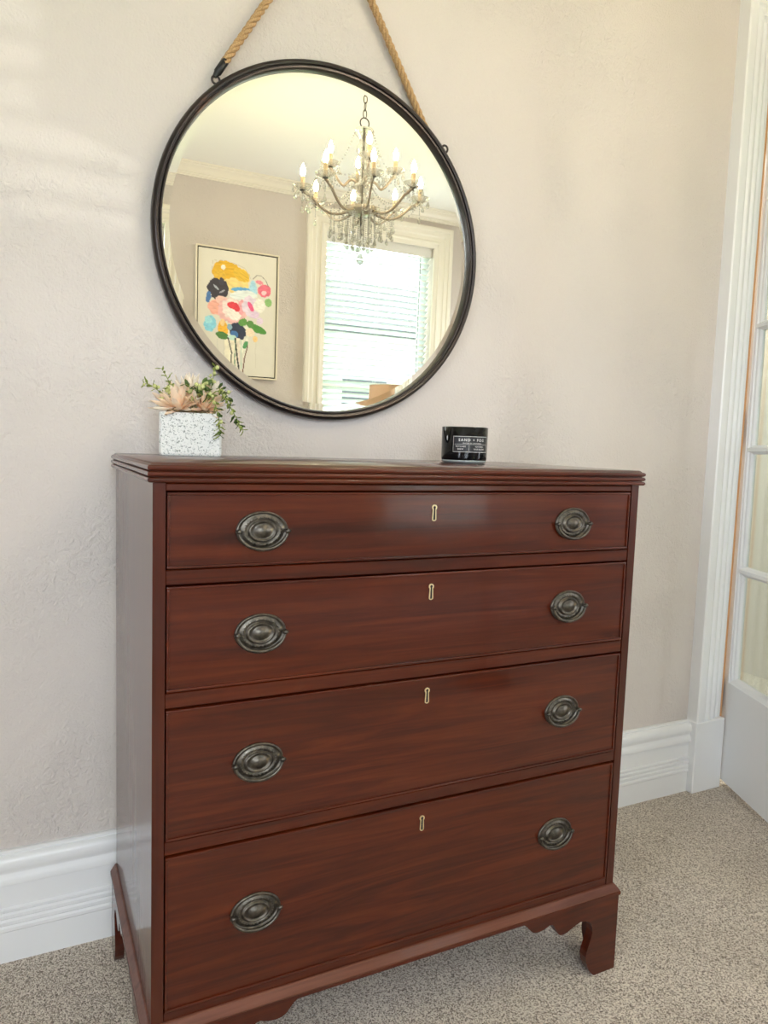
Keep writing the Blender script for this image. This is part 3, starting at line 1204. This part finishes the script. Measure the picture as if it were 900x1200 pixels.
def sprig(path, nleaf, leaf_ids, nberry, bscale=1.0, tip=True):
    pts = [Vector(p) for p in path]
    # smooth path by Catmull-like resampling
    P = []
    for i in range(len(pts) - 1):
        p0, p1, p2, p3 = pts[max(i - 1, 0)], pts[i], pts[i + 1], pts[min(i + 2, len(pts) - 1)]
        for k_ in range(8):
            t = k_ / 8
            P.append(.5 * ((2 * p1) + (p2 - p0) * t + (2 * p0 - 5 * p1 + 4 * p2 - p3) * t * t + (3 * p1 - p0 - 3 * p2 + p3) * t ** 3))
    P.append(pts[-1])
    m = MB()
    m.tube(P, [.0014 - .0008 * i / len(P) for i in range(len(P))], 6)
    s = m.make('sprig', SPRIG, fl, world=False, smooth=True)
    n0 = int(len(P) * .30)
    for i in range(nleaf):
        k_ = n0 + int((len(P) - 1 - n0) * i / max(1, nleaf - 1))
        d = (P[min(k_ + 1, len(P) - 1)] - P[max(k_ - 1, 0)]).normalized()
        a = i * 2.4
        side = d.orthogonal().normalized()
        side = Matrix.Rotation(a, 3, d) @ side
        x = (d * .75 + side * .8).normalized()
        y = x.cross(d if abs(x.dot(d)) < .98 else Vector((0, 0, 1))).normalized()
        z = x.cross(y)
        sc = random.uniform(.75, 1.15)
        M = Matrix.Translation(P[k_]) @ Matrix((x, y, z)).transposed().to_4x4() @ Matrix.Diagonal((sc, sc, sc, 1))
        link_mesh('leaf', LMESH[random.choice(leaf_ids)], s, M)
    for i in range(nberry):
        k_ = n0 + int((len(P) - 1 - n0) * random.random())
        off = Vector((random.uniform(-1, 1), random.uniform(-1, 1), random.uniform(-.6, 1))) * .006 * bscale
        if i == 0:
            m = MB()
            m.ball((0, 0, 0), .0040, 2, (1, 1, 1.12))
            me_o = m.make('berry', BERRY, s, loc=P[k_] + off, smooth=True)
            sprig.berry = me_o.data
            continue
        o = link_mesh('berry', sprig.berry, s, Matrix.Translation(P[k_] + off) @ Matrix.Scale(random.uniform(.7, 1.15) * bscale, 4))
    return s


Z = PH
sprig([(-.03, 0, Z - .01), (-.052, -.010, Z + .030), (-.074, -.018, Z + .050), (-.092, -.026, Z + .056)], 12, [1], 5)
sprig([(-.02, .0, Z - .01), (-.036, -.004, Z + .045), (-.046, -.008, Z + .068), (-.058, -.014, Z + .088)], 10, [1, 1], 2)
sprig([(-.02, .0, Z - .01), (-.036, -.012, Z + .035), (-.046, -.016, Z + .052)], 6, [1], 8)
sprig([(.005, -.01, Z - .01), (.0, -.026, Z + .045), (-.010, -.032, Z + .058)], 6, [0, 2], 4, 1.2)
sprig([(.01, -.01, Z - .01), (.010, -.030, Z + .045), (.020, -.042, Z + .052), (.036, -.050, Z + .036)], 10, [0, 2, 1], 6, 1.1)
sprig([(.02, -.01, Z), (.036, -.040, Z + .040), (.050, -.064, Z + .010), (.056, -.070, Z - .022), (.055, -.070, Z - .046)], 22, [1, 1, 2], 3, .8)
sprig([(.02, .0, Z), (.050, -.036, Z + .046), (.076, -.050, Z + .018), (.092, -.056, Z - .012), (.104, -.058, Z - .034)], 22, [1, 2, 1], 3, .8)
sprig([(.02, .0, Z), (.048, -.010, Z + .050), (.066, -.026, Z + .046), (.080, -.036, Z + .024)], 12, [0, 2], 9, 1.1)
sprig([(.03, .0, Z), (.042, .0, Z + .060), (.046, -.004, Z + .082), (.048, -.006, Z + .100)], 5, [1], 7, 1.0)
sprig([(.01, .0, Z), (.020, -.02, Z + .048), (.030, -.030, Z + .060)], 6, [0], 5, 1.1)

# ------------------------------------------------------------------ south window, blind, painting, lamp (seen in the mirror)
WCAS = [(0, 0), (0, .030), (.008, .034), (.030, .034), (.036, .027), (.044, .025), (.064, .025), (.070, .020), (.078, .018), (.100, .018), (.106, .024), (.118, .024), (.124, .018), (.140, .014), (.150, .012), (.152, 0)]
casing('trim_6', CREAM, WCAS, SW[0] - .150, SW[1] + .152, SW[2], SW[3] + .128, YS, 1, 'cream moulded casing round the reflected window')


def window(name, x0, x1, z0, z1, label):
    t = thing(name, label, 'window', ((x0 + x1) / 2, YS - T, z0), kind='structure')
    y0, y1 = YS - T + .01, YS - T + .055
    for a, b_, c, d in ((x0, x0 + .04, z0, z1), (x1 - .04, x1, z0, z1), (x0 + .04, x1 - .04, z1 - .04, z1), (x0 + .04, x1 - .04, z0, z0 + .06)):
        m = MB()
        m.box(a, b_, y0, y1, c, d, .003, 1)
        m.make('window_frame', CREAM, t)
    zm = z0 + (z1 - z0) * .46
    m = MB()
    m.box(x0 + .04, x1 - .04, y0 + .005, y1 - .005, zm - .022, zm + .022, .003, 1)
    m.make('meeting_rail', CREAM, t)
    for c, d in ((z0 + .06, zm - .022), (zm + .022, z1 - .04)):
        m = MB()
        m.box(x0 + .04, x1 - .04, y0 + .02, y0 + .024, c, d)
        m.make('pane', PANE, t)
    m = MB()
    m.box(x0 - .15, x1 + .15, YS - T + .056, YS + .06, z0 - .03, z0, .006, 2)
    m.make('window_sill', CREAM, t)
    return t


window('window_1', *SW, 'tall sash window behind the white blind, in the mirror')
window('window_2', *S2, 'second tall sash window further left, outside the frame')
casing('trim_7', CREAM, WCAS, S2[0] - .152, S2[1] + .152, S2[2], S2[3] + .152, YS, 1, 'cream casing round the window outside the frame')

blind = thing('window_blind', 'white slatted blind with wand, lowered over the reflected window', 'blind', ((SW[0] + SW[1]) / 2, YS - .03, SW[3]))
BX0, BX1 = SW[0] + .004, SW[1] - .004
m = MB()
m.box(BX0, BX1, YS - .024, YS - .012, SW[3] - .090, SW[3] - .002, .003, 1)
m.make('valance', VAL, blind)
m = MB()
m.box(BX0 + .005, BX1 - .005, YS - .075, YS - .028, SW[3] - .048, SW[3] - .003)
m.make('headrail', VAL, blind)
PITCH = .0436
zs = SW[3] - .105
m = MB()
n = 5
A = []
SWD = .025
for lo in (0, 1):
    rowv = []
    for i in range(n):
        s = (i / (n - 1) * 2 - 1)
        rowv.append((s * SWD, .0022 * (1 - s * s) + (.0022 if lo else 0)))
    A.append(rowv)
poly = A[0] + A[1][::-1]
ang = math.radians(28)
poly = [(y * math.cos(ang) - z * math.sin(ang), y * math.sin(ang) + z * math.cos(ang)) for y, z in poly]
m.prism([(y, z) for y, z in poly], 0, BX0 + .008 - (BX0 + BX1) / 2, BX1 - .008 - (BX0 + BX1) / 2)
s0 = m.make('slat', SLAT, blind, loc=(0, -.022, zs - SW[3]))
ns = int((zs - SW[2] - .05) / PITCH)
for i in range(1, ns):
    dup(s0, blind, (0, -.022, zs - SW[3] - PITCH * i))
m = MB()
m.box(BX0 + .008, BX1 - .008, YS - .075, YS - .028, SW[2] + .012, SW[2] + .030, .003, 1)
m.make('bottom_bar', VAL, blind)
for fx in (.18, .5, .82):
    xx = BX0 + (BX1 - BX0) * fx
    m = MB()
    for yy in (YS - .074, YS - .030):
        m.tube([(xx, yy, SW[3] - .04), (xx, yy, SW[2] + .02)], .0009, 5)
    m.make('ladder_cord', CORD, blind)
m = MB()
m.tube([(BX1 - .095, YS - .018, SW[3] - .09), (BX1 - .097, YS - .016, 1.62)], .0035, 8)
m.make('tilt_wand', mat('wand_grey', (.35, .37, .38), .3), blind)

# painting
PX0, PX1, PZ0, PZ1 = .828, 1.388, 1.533, 2.368
art = thing('flower_painting', 'abstract bouquet painting in a thin gold float frame, reflected at the left', 'painting', ((PX0 + PX1) / 2, YS, PZ0))
for a, b_, c, d in ((PX0, PX0 + .009, PZ0, PZ1), (PX1 - .009, PX1, PZ0, PZ1), (PX0 + .009, PX1 - .009, PZ1 - .009, PZ1), (PX0 + .009, PX1 - .009, PZ0, PZ0 + .009)):
    m = MB()
    m.box(a, b_, YS + .001, YS + .042, c, d, .0015, 1)
    m.make('frame_bar', CAN, art)
m = MB()
m.box(PX0 + .009, PX1 - .009, YS + .002, YS + .024, PZ0 + .009, PZ1 - .009)
m.make('frame_back', GAPB, art)

STROKES = [  # cx, cy (0..1 from the top), rx, ry, angle, colour, wobble
    (.43, .76, .10, .19, 0, (.93, .88, .72), .4), (.60, .72, .05, .15, 4, (.90, .90, .78), .4),
    (.50, .24, .16, .11, 12, (.93, .72, .28), .35), (.35, .15, .17, .07, -6, (.80, .47, .03), .35), (.27, .21, .07, .05, 0, (.78, .48, .05), .3), (.54, .18, .12, .045, 28, (.82, .52, .05), .3),
    (.31, .135, .03, .02, 0, (.95, .90, .80), .2),
    (.69, .29, .055, .075, 0, (.45, .76, .93), .3), (.53, .295, .12, .018, -6, (.12, .42, .78), .3), (.57, .345, .17, .045, -4, (.86, .94, .96), .4),
    (.85, .285, .095, .055, 10, (.84, .18, .27), .35), (.78, .22, .05, .016, 10, (.86, .30, .38), .3), (.84, .30, .035, .018, -20, (.95, .62, .66), .3),
    (.90, .375, .05, .036, 10, (.30, .55, .20), .2),
    (.25, .315, .14, .085, -8, (.045, .042, .06), .30), (.29, .25, .035, .03, 0, (.05, .05, .08), .3), (.13, .385, .035, .05, 10, (.08, .20, .48), .3), (.22, .30, .05, .008, 40, (.45, .5, .6), .2), (.30, .33, .04, .006, -30, (.4, .42, .5), .2),
    (.24, .46, .12, .06, 8, (.95, .47, .38), .35), (.30, .40, .08, .035, 0, (.94, .62, .55), .3),
    (.44, .48, .19, .105, 0, (.93, .55, .56), .3), (.43, .46, .13, .085, 0, (.97, .82, .80), .35), (.45, .50, .10, .05, 20, (.97, .90, .87), .3), (.55, .44, .05, .06, 0, (.92, .42, .48), .3),
    (.45, .435, .075, .030, 10, (.83, .06, .09), .3), (.49, .455, .04, .025, 0, (.80, .05, .08), .3),
    (.68, .43, .12, .085, 8, (.86, .74, .90), .3), (.78, .41, .08, .06, 0, (.94, .92, .86), .3), (.67, .43, .03, .045, -28, (.86, .12, .30), .3), (.72, .49, .06, .03, 0, (.83, .66, .86), .3), (.79, .535, .045, .03, 0, (.84, .70, .88), .3),
    (.15, .60, .075, .062, 0, (.28, .70, .90), .35), (.13, .57, .05, .03, 20, (.40, .80, .92), .3),
    (.315, .63, .062, .068, 0, (.95, .52, .06), .3), (.31, .58, .03, .03, 0, (.96, .70, .35), .3), (.305, .685, .085, .030, 12, (.08, .22, .06), .2),
    (.51, .635, .115, .06, 10, (.030, .045, .09), .3), (.46, .67, .05, .03, 20, (.07, .20, .48), .3), (.40, .61, .03, .025, 0, (.30, .48, .60), .3), (.56, .68, .03, .03, 0, (.04, .05, .10), .3),
    (.575, .56, .06, .036, -10, (.13, .34, .08), .35), (.76, .605, .13, .030, 17, (.09, .30, .06), .2), (.66, .57, .05, .03, 0, (.12, .30, .08), .3),
    (.66, .64, .06, .035, 10, (.96, .80, .62), .35), (.735, .69, .035, .024, 0, (.94, .66, .30), .3), (.43, .695, .055, .022, 0, (.60, .84, .76), .3), (.61, .745, .028, .034, 25, (.10, .34, .14), .3),
]
LINES = [([(.385, .70), (.43, .82), (.42, .94)], .0075, (.10, .10, .08)), ([(.475, .70), (.50, .84), (.535, .97)], .010, (.06, .06, .06)), ([(.635, .75), (.60, .86), (.585, .97)], .0075, (.20, .10, .07)),
         ([(.48, .72), (.47, .86), (.48, .97)], .006, (.12, .30, .18)), ([(.25, .72), (.25, .88)], .004, (.70, .70, .62)), ([(.33, .72), (.33, .95)], .004, (.72, .70, .60)),
         ([(.745, .72), (.745, .93)], .004, (.72, .68, .58)), ([(.55, .71), (.56, .95)], .005, (.55, .72, .60)), ([(.52, .74), (.53, .90)], .006, (.92, .80, .70)), ([(.69, .20), (.74, .165), (.80, .165), (.86, .20), (.89, .24)], .0045, (.30, .28, .24)),
         ([(.44, .09), (.58, .12), (.66, .20)], .0035, (.62, .56, .42)), ([(.17, .16), (.18, .09), (.30, .08)], .003, (.62, .54, .40))]


def paint(s, t):
    w1 = mnoise.noise(Vector((s * 9, t * 13, 1.3)))
    w2 = mnoise.noise(Vector((s * 30, t * 40, 7.7)))
    c = Vector((.80, .77, .68)) * (1 + .03 * w1)
    for cx, cy, rx, ry, an, colr, wob in STROKES:
        a = math.radians(an)
        dx, dy = (s - cx), (t - cy) * 1.5
        u = (dx * math.cos(a) + dy * math.sin(a)) / rx
        v = (-dx * math.sin(a) + dy * math.cos(a)) / (ry * 1.5)
        d = u * u + v * v
        if d > 3:
            continue
        d += wob * (w1 * 1.1 + w2 * .9)
        if d < 1:
            br = 1 + .22 * mnoise.noise(Vector((u * 2 + cx * 30, v * 6, cy * 20)))
            c = Vector(colr) * br
    for pts, wd, colr in LINES:
        for p, q in zip(pts, pts[1:]):
            ax, ay, bx, by = p[0], p[1] * 1.5, q[0], q[1] * 1.5
            L2 = (bx - ax) ** 2 + (by - ay) ** 2
            k_ = max(0, min(1, ((s - ax) * (bx - ax) + (t * 1.5 - ay) * (by - ay)) / L2))
            if math.hypot(s - ax - k_ * (bx - ax) + .006 * w1, t * 1.5 - ay - k_ * (by - ay)) < wd:
                c = Vector(colr)
    return (min(1, max(0, c.x)), min(1, max(0, c.y)), min(1, max(0, c.z)))


GX, GY = 130, 195
cx0, cx1, cz0, cz1 = PX0 + .0165, PX1 - .0165, PZ0 + .0165, PZ1 - .0165
vs, fs = [], []
for j in range(GY + 1):
    for i in range(GX + 1):
        vs.append((cx0 + (cx1 - cx0) * i / GX, YS + .034, cz1 + (cz0 - cz1) * j / GY))
for j in range(GY):
    for i in range(GX):
        a = j * (GX + 1) + i
        fs.append((a, a + GX + 1, a + GX + 2, a + 1))
ro = root_offset(art).inverted()
me = bpy.data.meshes.new('canvas')
edge = []
nv = len(vs)
for x, z in ((cx0, cz1), (cx1, cz1), (cx1, cz0), (cx0, cz0)):
    vs += [(x, YS + .034, z), (x, YS + .024, z)]
for i in range(4):
    a, b_ = nv + 2 * i, nv + 2 * ((i + 1) % 4)
    fs.append((a, b_, b_ + 1, a + 1))
me.from_pydata([ro @ Vector(v) for v in vs], [], fs)
ca = me.color_attributes.new('paint', 'FLOAT_COLOR', 'POINT')
for idx in range(len(vs)):
    if idx < nv:
        i, j = idx % (GX + 1), idx // (GX + 1)
        ca.data[idx].color = (*paint(i / GX, j / GY), 1)
    else:
        ca.data[idx].color = (.80, .77, .68, 1)
PAINT = mat('acrylic_on_canvas', (.8, .77, .68), .55)
_nt, _b = nodes_of(PAINT)
_at = _nt.nodes.new('ShaderNodeAttribute')
_at.attribute_name = 'paint'
_nt.links.new(_at.outputs['Color'], _b.inputs['Base Color'])
_n = N(_nt, 'ShaderNodeTexNoise', Scale=60.0, Detail=3.0)
_nt.links.new(coords(_nt), _n.inputs['Vector'])
bump(_nt, _b, _n.outputs['Fac'], .2, .002)
me.materials.append(PAINT)
o = bpy.data.objects.new('canvas', me)
COL.objects.link(o)
o.parent = art

# floor lamp in front of the window
LX, LY = 1.865, -1.80
lamp = thing('floor_lamp', 'floor lamp with a peach linen drum shade, in front of the reflected blind', 'lamp', (LX, LY, 0))
m = MB()
m.lathe([(0, 0), (.14, 0), (.145, .006), (.14, .018), (.03, .026), (.012, .032), (0, .032)], 40, Matrix.Translation((LX, LY, 0)))
m.make('lamp_base', BLACKM, lamp, smooth=40)
m = MB()
m.tube([(LX, LY, .03), (LX, LY, 1.20)], .011, 12)
m.make('pole', BLACKM, lamp, smooth=True)
m = MB()
RS, ZS0, ZS1 = .150, 1.095, 1.488
m.lathe([(RS + .012, ZS0), (RS, ZS1), (RS - .003, ZS1), (RS + .009, ZS0), (RS + .012, ZS0)], 64, Matrix.Translation((LX, LY, 0)))
sh = m.make('lamp_shade', SHADE, lamp, smooth=40)
m = MB()
for z, rr in ((ZS0 + .001, RS + .012), (ZS1 - .001, RS)):
    m.tube([(LX + rr * math.cos(2 * PI * q / 48), LY + rr * math.sin(2 * PI * q / 48), z) for q in range(48)], .003, 6, closed=True)
m.make('shade_trim', CREAM, sh, smooth=True)
m = MB()
for q in range(3):
    a = 2 * PI * q / 3
    m.tube([(LX, LY, ZS1 - .03), (LX + RS * math.cos(a), LY + RS * math.sin(a), ZS1 - .004)], .002, 6)
m.tube([(LX, LY, 1.20), (LX, LY, ZS1 - .03)], .009, 8)
m.make('shade_fitter', BLACKM, lamp)

# ------------------------------------------------------------------ chandelier
HXc, HYc = 1.233, -.95
ch = thing('chandelier', 'crystal chandelier with lit candle bulbs hanging in the middle of the room, in the mirror', 'chandelier', (HXc, HYc, ZC))
m = MB()
m.lathe([(0, 0), (.06, 0), (.058, -.008), (.03, -.022), (.010, -.028), (0, -.028)], 32)
m.make('ceiling_rose', METAL_G, ch, world=False, smooth=40)


def zl(z):
    return z - ZC


# chain links
lz = ZC - .034
q = 0
link_me = None
while lz > 2.625:
    m = None
    if link_me is None:
        m = MB()
        m.tube([(.0085 * math.cos(a), 0, .019 * math.sin(a)) for a in [2 * PI * i / 14 for i in range(14)]], .0023, 6, closed=True)
        o = m.make('chain_link', METAL_G, ch, loc=(0, 0, zl(lz)), smooth=True)
        link_me = o
    else:
        dup(link_me, ch, (0, 0, zl(lz)), (0, 0, PI / 2 * (q % 2)))
    q += 1
    lz -= .032
m = MB()
m.tube([(.022 * math.cos(a), 0, zl(2.600) + .022 * math.sin(a)) for a in [2 * PI * i / 20 for i in range(20)]], .003, 6, closed=True)
m.make('hanging_ring', METAL_G, ch, world=False, smooth=True)
# stem and turned glass pieces
m = MB()
m.tube([(0, 0, zl(2.58)), (0, 0, zl(2.10))], .006, 10)
m.lathe([(0, .0), (.018, .002), (.022, .010), (.018, .018), (0, .02)], 16, Matrix.Translation((0, 0, zl(2.215))))
m.make('stem', METAL_G, ch, world=False, smooth=40)
m = MB()
m.lathe([(.006, 2.575), (.040, 2.572), (.046, 2.562), (.040, 2.548), (.022, 2.53), (.020, 2.51), (.032, 2.495), (.034, 2.475), (.018, 2.455), (.014, 2.44), (.03, 2.425), (.034, 2.40), (.018, 2.375),
         (.013, 2.35), (.022, 2.335), (.045, 2.325), (.05, 2.315), (.03, 2.305), (.014, 2.29), (.03, 2.27), (.036, 2.25), (.018, 2.235), (.055, 2.222), (.07, 2.215), (.05, 2.205), (.012, 2.195)], 20,
        Matrix.Translation((0, 0, -ZC)))
m.make('glass_column', CRYS, ch, world=False, smooth=50)
m = MB()
m.lathe([(.004, 2.19), (.05, 2.195), (.085, 2.215), (.088, 2.219), (.05, 2.201), (.004, 2.196)], 24, Matrix.Translation((0, 0, -ZC)))
m.make('glass_bowl', CRYS2, ch, world=False, smooth=50)


def drop_mesh(name, h, r):
    m = MB()
    m.lathe([(0, 0), (r * .35, -h * .12), (r * .5, -h * .3), (r, -h * .68), (r * .7, -h * .9), (0, -h)], 6)
    me = bpy.data.meshes.new(name)
    bmesh.ops.recalc_face_normals(m.bm, faces=m.bm.faces[:])
    m.bm.to_mesh(me)
    m.bm.free()
    me.materials.append(CRYS)
    return me


DROP = drop_mesh('crystal_drop', .034, .0095)
DROPS = drop_mesh('crystal_drop', .024, .0065)


def bead_string(m, pts, r=.0046, gap=.0112):
    L = [Vector(p) for p in pts]
    for a, b_ in zip(L, L[1:]):
        n = max(1, int((b_ - a).length / gap))
        for i in range(n):
            p = a + (b_ - a) * (i / n)
            q = bmesh.ops.create_icosphere(m.bm, subdivisions=1, radius=r)
            bmesh.ops.translate(m.bm, vec=p, verts=q['verts'])


def sag(a, b_, drop, n=10):
    a, b_ = Vector(a), Vector(b_)
    return [a + (b_ - a) * (i / n) - Vector((0, 0, drop * 4 * (i / n) * (1 - i / n))) for i in range(n + 1)]


beads = MB()
view = Vector((.6, -.8))
right = Vector((.8, .6))
tips = {0: [], 1: []}
parts_proto = {}


def arm(a, R, zb, zhub, tier):
    d2 = -math.cos(a) * view + math.sin(a) * right
    d = Vector((d2.x, d2.y, 0))
    dip = .040 if tier == 0 else .02
    pts = []
    for i in range(22):
        t = i / 21
        r = .02 + (R - .02) * (t ** .9 if t < 1 else 1)
        z = zhub + (zb - zhub) * (t ** 3.4) - dip * math.sin(PI * min(1, t * 1.25)) * (1 if t < .8 else 0) + (.03 * math.sin(PI * min(1, t * 2.2)) if tier else 0)
        pts.append(d * r + Vector((0, 0, zl(z))))
    pts[-1] = d * R + Vector((0, 0, zl(zb)))
    m = MB()
    m.tube(pts, [.0075 - .0015 * math.sin(PI * i / 21) for i in range(22)], 8)
    ar = m.make('arm', ARM, ch, world=False, smooth=True)
    base = d * R + Vector((0, 0, zl(zb)))
    if not parts_proto:
        m = MB()
        m.lathe([(0, -.003), (.012, -.002), (.026, .002), (.039, .010), (.045, .017), (.046, .018), (.038, .013), (.024, .005), (0, .002)], 20)
        parts_proto['bobeche'] = m.make('bobeche', CRYS, ar, loc=base, smooth=50)
        m = MB()
        m.lathe([(0, -.016), (.003, -.015), (.004, -.006), (.013, -.003), (.015, 0), (.010, .004), (0, .005)], 14)
        parts_proto['cup'] = m.make('candle_cup', METAL_G, ar, loc=base, smooth=40)
        m = MB()
        m.lathe([(0, .004), (.0095, .004), (.0095, .056), (.008, .059), (.006, .060), (0, .060)], 14)
        parts_proto['sleeve'] = m.make('candle_sleeve', SLEEVE, ar, loc=base, smooth=40)
        m = MB()
        m.lathe([(0, .060), (.006, .061), (.0105, .070), (.0125, .080), (.0105, .092), (.006, .104), (.0025, .112), (0, .116)], 12)
        parts_proto['bulb'] = m.make('bulb', BULB, ar, loc=base, smooth=True)
    else:
        for kx in ('bobeche', 'cup', 'sleeve', 'bulb'):
            dup(parts_proto[kx], ar, base)
    nd = 7
    for i in range(nd):
        t = 2 * PI * i / nd + a
        p = base + Vector((.043 * math.cos(t), .043 * math.sin(t), .014))
        long = i % 2 == 0
        ln = .016 if long else .006
        bead_string(beads, [p, p - Vector((0, 0, ln))], .003, .007)
        link_mesh('crystal_drop', DROP if long else DROPS, ar, Matrix.Translation(p - Vector((0, 0, ln))))
    # a longer string of beads and a drop straight below the cup
    p = base - Vector((0, 0, .014))
    bead_string(beads, [p, p - Vector((0, 0, .05))], .0034, .008)
    link_mesh('crystal_drop', DROP, ar, Matrix.Translation(p - Vector((0, 0, .052))))
    tips[tier].append(base)
    return ar


OFF = 22.4
for i in range(8):
    arm(math.radians(OFF + 45 * i), .275, 2.278, 2.225, 0)
for i in range(4):
    arm(math.radians(OFF + 90 * i), .152, 2.392, 2.330, 1)
# bead swags: crown to upper cups, upper cups to lower cups, lower cup to cup, and the waterfall under the bowl
for i in range(4):
    p = tips[1][i]
    dirp = Vector((p.x, p.y, 0)).normalized()
    bead_string(beads, sag(dirp * .042 + Vector((0, 0, zl(2.562))), p + Vector((0, 0, .012)), .05))
    bead_string(beads, sag(p, tips[1][(i + 1) % 4], .05))
for i in range(8):
    p = tips[0][i]
    bead_string(beads, sag(p + Vector((0, 0, .010)), tips[0][(i + 1) % 8] + Vector((0, 0, .010)), .055))
    bead_string(beads, sag(tips[1][(i // 2) % 4], p + Vector((0, 0, .012)), .05))
    bead_string(beads, sag(Vector((0, 0, zl(2.32))) + Vector((p.x, p.y, 0)).normalized() * .045, p * 1.0, .075))
NW = 16
for ringi, (rr, zt_, ln, nn) in enumerate(((.085, 2.215, .135, 16), (.060, 2.205, .155, 12), (.034, 2.20, .165, 8))):
    for i in range(nn):
        a = 2 * PI * (i + .5 * ringi) / nn
        l2 = ln * (1 + .10 * ((i % 2) - .5))
        p0 = Vector((rr * math.cos(a), rr * math.sin(a), zl(zt_)))
        p1 = p0 - Vector((0, 0, l2 - .034)) + Vector((.12 * rr * math.cos(a), .12 * rr * math.sin(a), 0))
        bead_string(beads, [p0, p1], .0040, .0088)
        link_mesh('crystal_drop', DROP, ch, Matrix.Translation(p1))
# wide fringe of strings hung from the arms
for i in range(24):
    a = math.radians(OFF) + 2 * PI * (i + .5) / 24
    d2 = -math.cos(a) * view + math.sin(a) * right
    p0 = Vector((d2.x * .145, d2.y * .145, zl(2.205)))
    p1 = p0 - Vector((0, 0, .07 + .02 * (i % 2)))
    bead_string(beads, [p0, p1], .0038, .0085)
    link_mesh('crystal_drop', DROP, ch, Matrix.Translation(p1))
tag(beads.make('bead_strings', CRYS, ch, world=False), 'strings of clear crystal beads', kind='stuff')
m = MB()
bead_string(m, [(0, 0, zl(2.19)), (0, 0, zl(2.03))], .0042, .009)
m.make('centre_string', CRYS, ch, world=False, smooth=True)
m = MB()
m.lathe([(0, 2.025), (.004, 2.022), (.008, 2.012), (.0165, 1.996), (.017, 1.988), (.012, 1.977), (0, 1.970)], 10, Matrix.Translation((0, 0, -ZC)))
m.make('bottom_drop', CRYS, ch, world=False)

# ------------------------------------------------------------------ outdoors beyond the south window
GZ = -.6
m = MB()
m.box(-14, 18, -22, YS - T - .02, GZ - .1, GZ)
tag(m.make('lawn', leafy('lawn_green', (.20, .27, .08), (.30, .36, .12), sss=False)), 'strip of lawn outside the reflected window', 'lawn', kind='structure')
house = thing('neighbour_house', 'pale house with a dark eave outside the blind, in the mirror', 'house', (6.0, -13, GZ))
m = MB()
m.box(1.5, 12.5, -17, -13, GZ, 3.4)
m.make('house_wall', mat('house_render', (.42, .42, .40), .8), house)
m = MB()
m.prism([(-17.5, 3.35), (-12.4, 3.35), (-12.4, 3.55), (-15, 5.0), (-17.5, 3.55)], 0, 1.1, 12.9)
m.make('roof', mat('roof_slate', (.008, .013, .014), .7), house)
for x in (3.6, 6.2, 8.8):
    m = MB()
    m.box(x, x + 1.1, -13.02, -12.97, 1.0, 2.4)
    w_ = m.make('house_window', mat('house_glass', (.006, .012, .014), .4), house)
fence = thing('brick_wall', 'low red brick wall outside the blind, in the mirror', 'wall', (3.2, -8, GZ))
BRK = mat('red_brick', (.085, .016, .014), .8)
bm_ = None
for r_ in range(12):
    for c_ in range(11):
        x = 1.4 + c_ * .235 + (.117 if r_ % 2 else 0)
        if bm_ is None:
            m = MB()
            m.box(-.11, .11, -.05, .05, -.035, .035, .004, 1)
            bm_ = m.make('brick', BRK, fence, loc=(x - 3.2, 0, .04 + r_ * .082))
        else:
            dup(bm_, fence, (x - 3.2, 0, .04 + r_ * .082))
m = MB()
m.box(1.3, 4.05, -8.04, -7.96, GZ, GZ + .98)
m.make('mortar', mat('mortar', (.10, .09, .08), .9), fence)
bush = thing('garden_bush', 'yellow green garden bush outside the blind, in the mirror', 'bush', (3.1, -9.0, GZ))
BL = leafy('bush_leaf', (.10, .135, .004), (.15, .17, .012))
m = MB()
for i in range(2200):
    a, e = random.uniform(0, 2 * PI), random.uniform(-.3, 1.5)
    rr = random.uniform(.75, 1.0)
    c = Vector((3.1 + .9 * rr * math.cos(a) * math.cos(e), -9.0 + .6 * rr * math.sin(a) * math.cos(e), GZ + .75 + .95 * rr * math.sin(e)))
    u = Vector((random.uniform(-1, 1), random.uniform(-1, 1), random.uniform(-1, 1))).normalized()
    w = u.orthogonal().normalized()
    V = [m.bm.verts.new(c + u * .06), m.bm.verts.new(c + w * .03), m.bm.verts.new(c - u * .06), m.bm.verts.new(c - w * .03)]
    m.bm.faces.new(V)
tag(m.make('leaves', BL, bush), None, kind='stuff')
m = MB()
for i in range(5):
    a = 2 * PI * i / 5
    m.tube([(3.1, -9, GZ), (3.1 + .4 * math.cos(a), -9 + .3 * math.sin(a), GZ + 1.1)], .02, 6)
m.make('bush_stems', TWIG, bush)

bpy.context.view_layer.update()
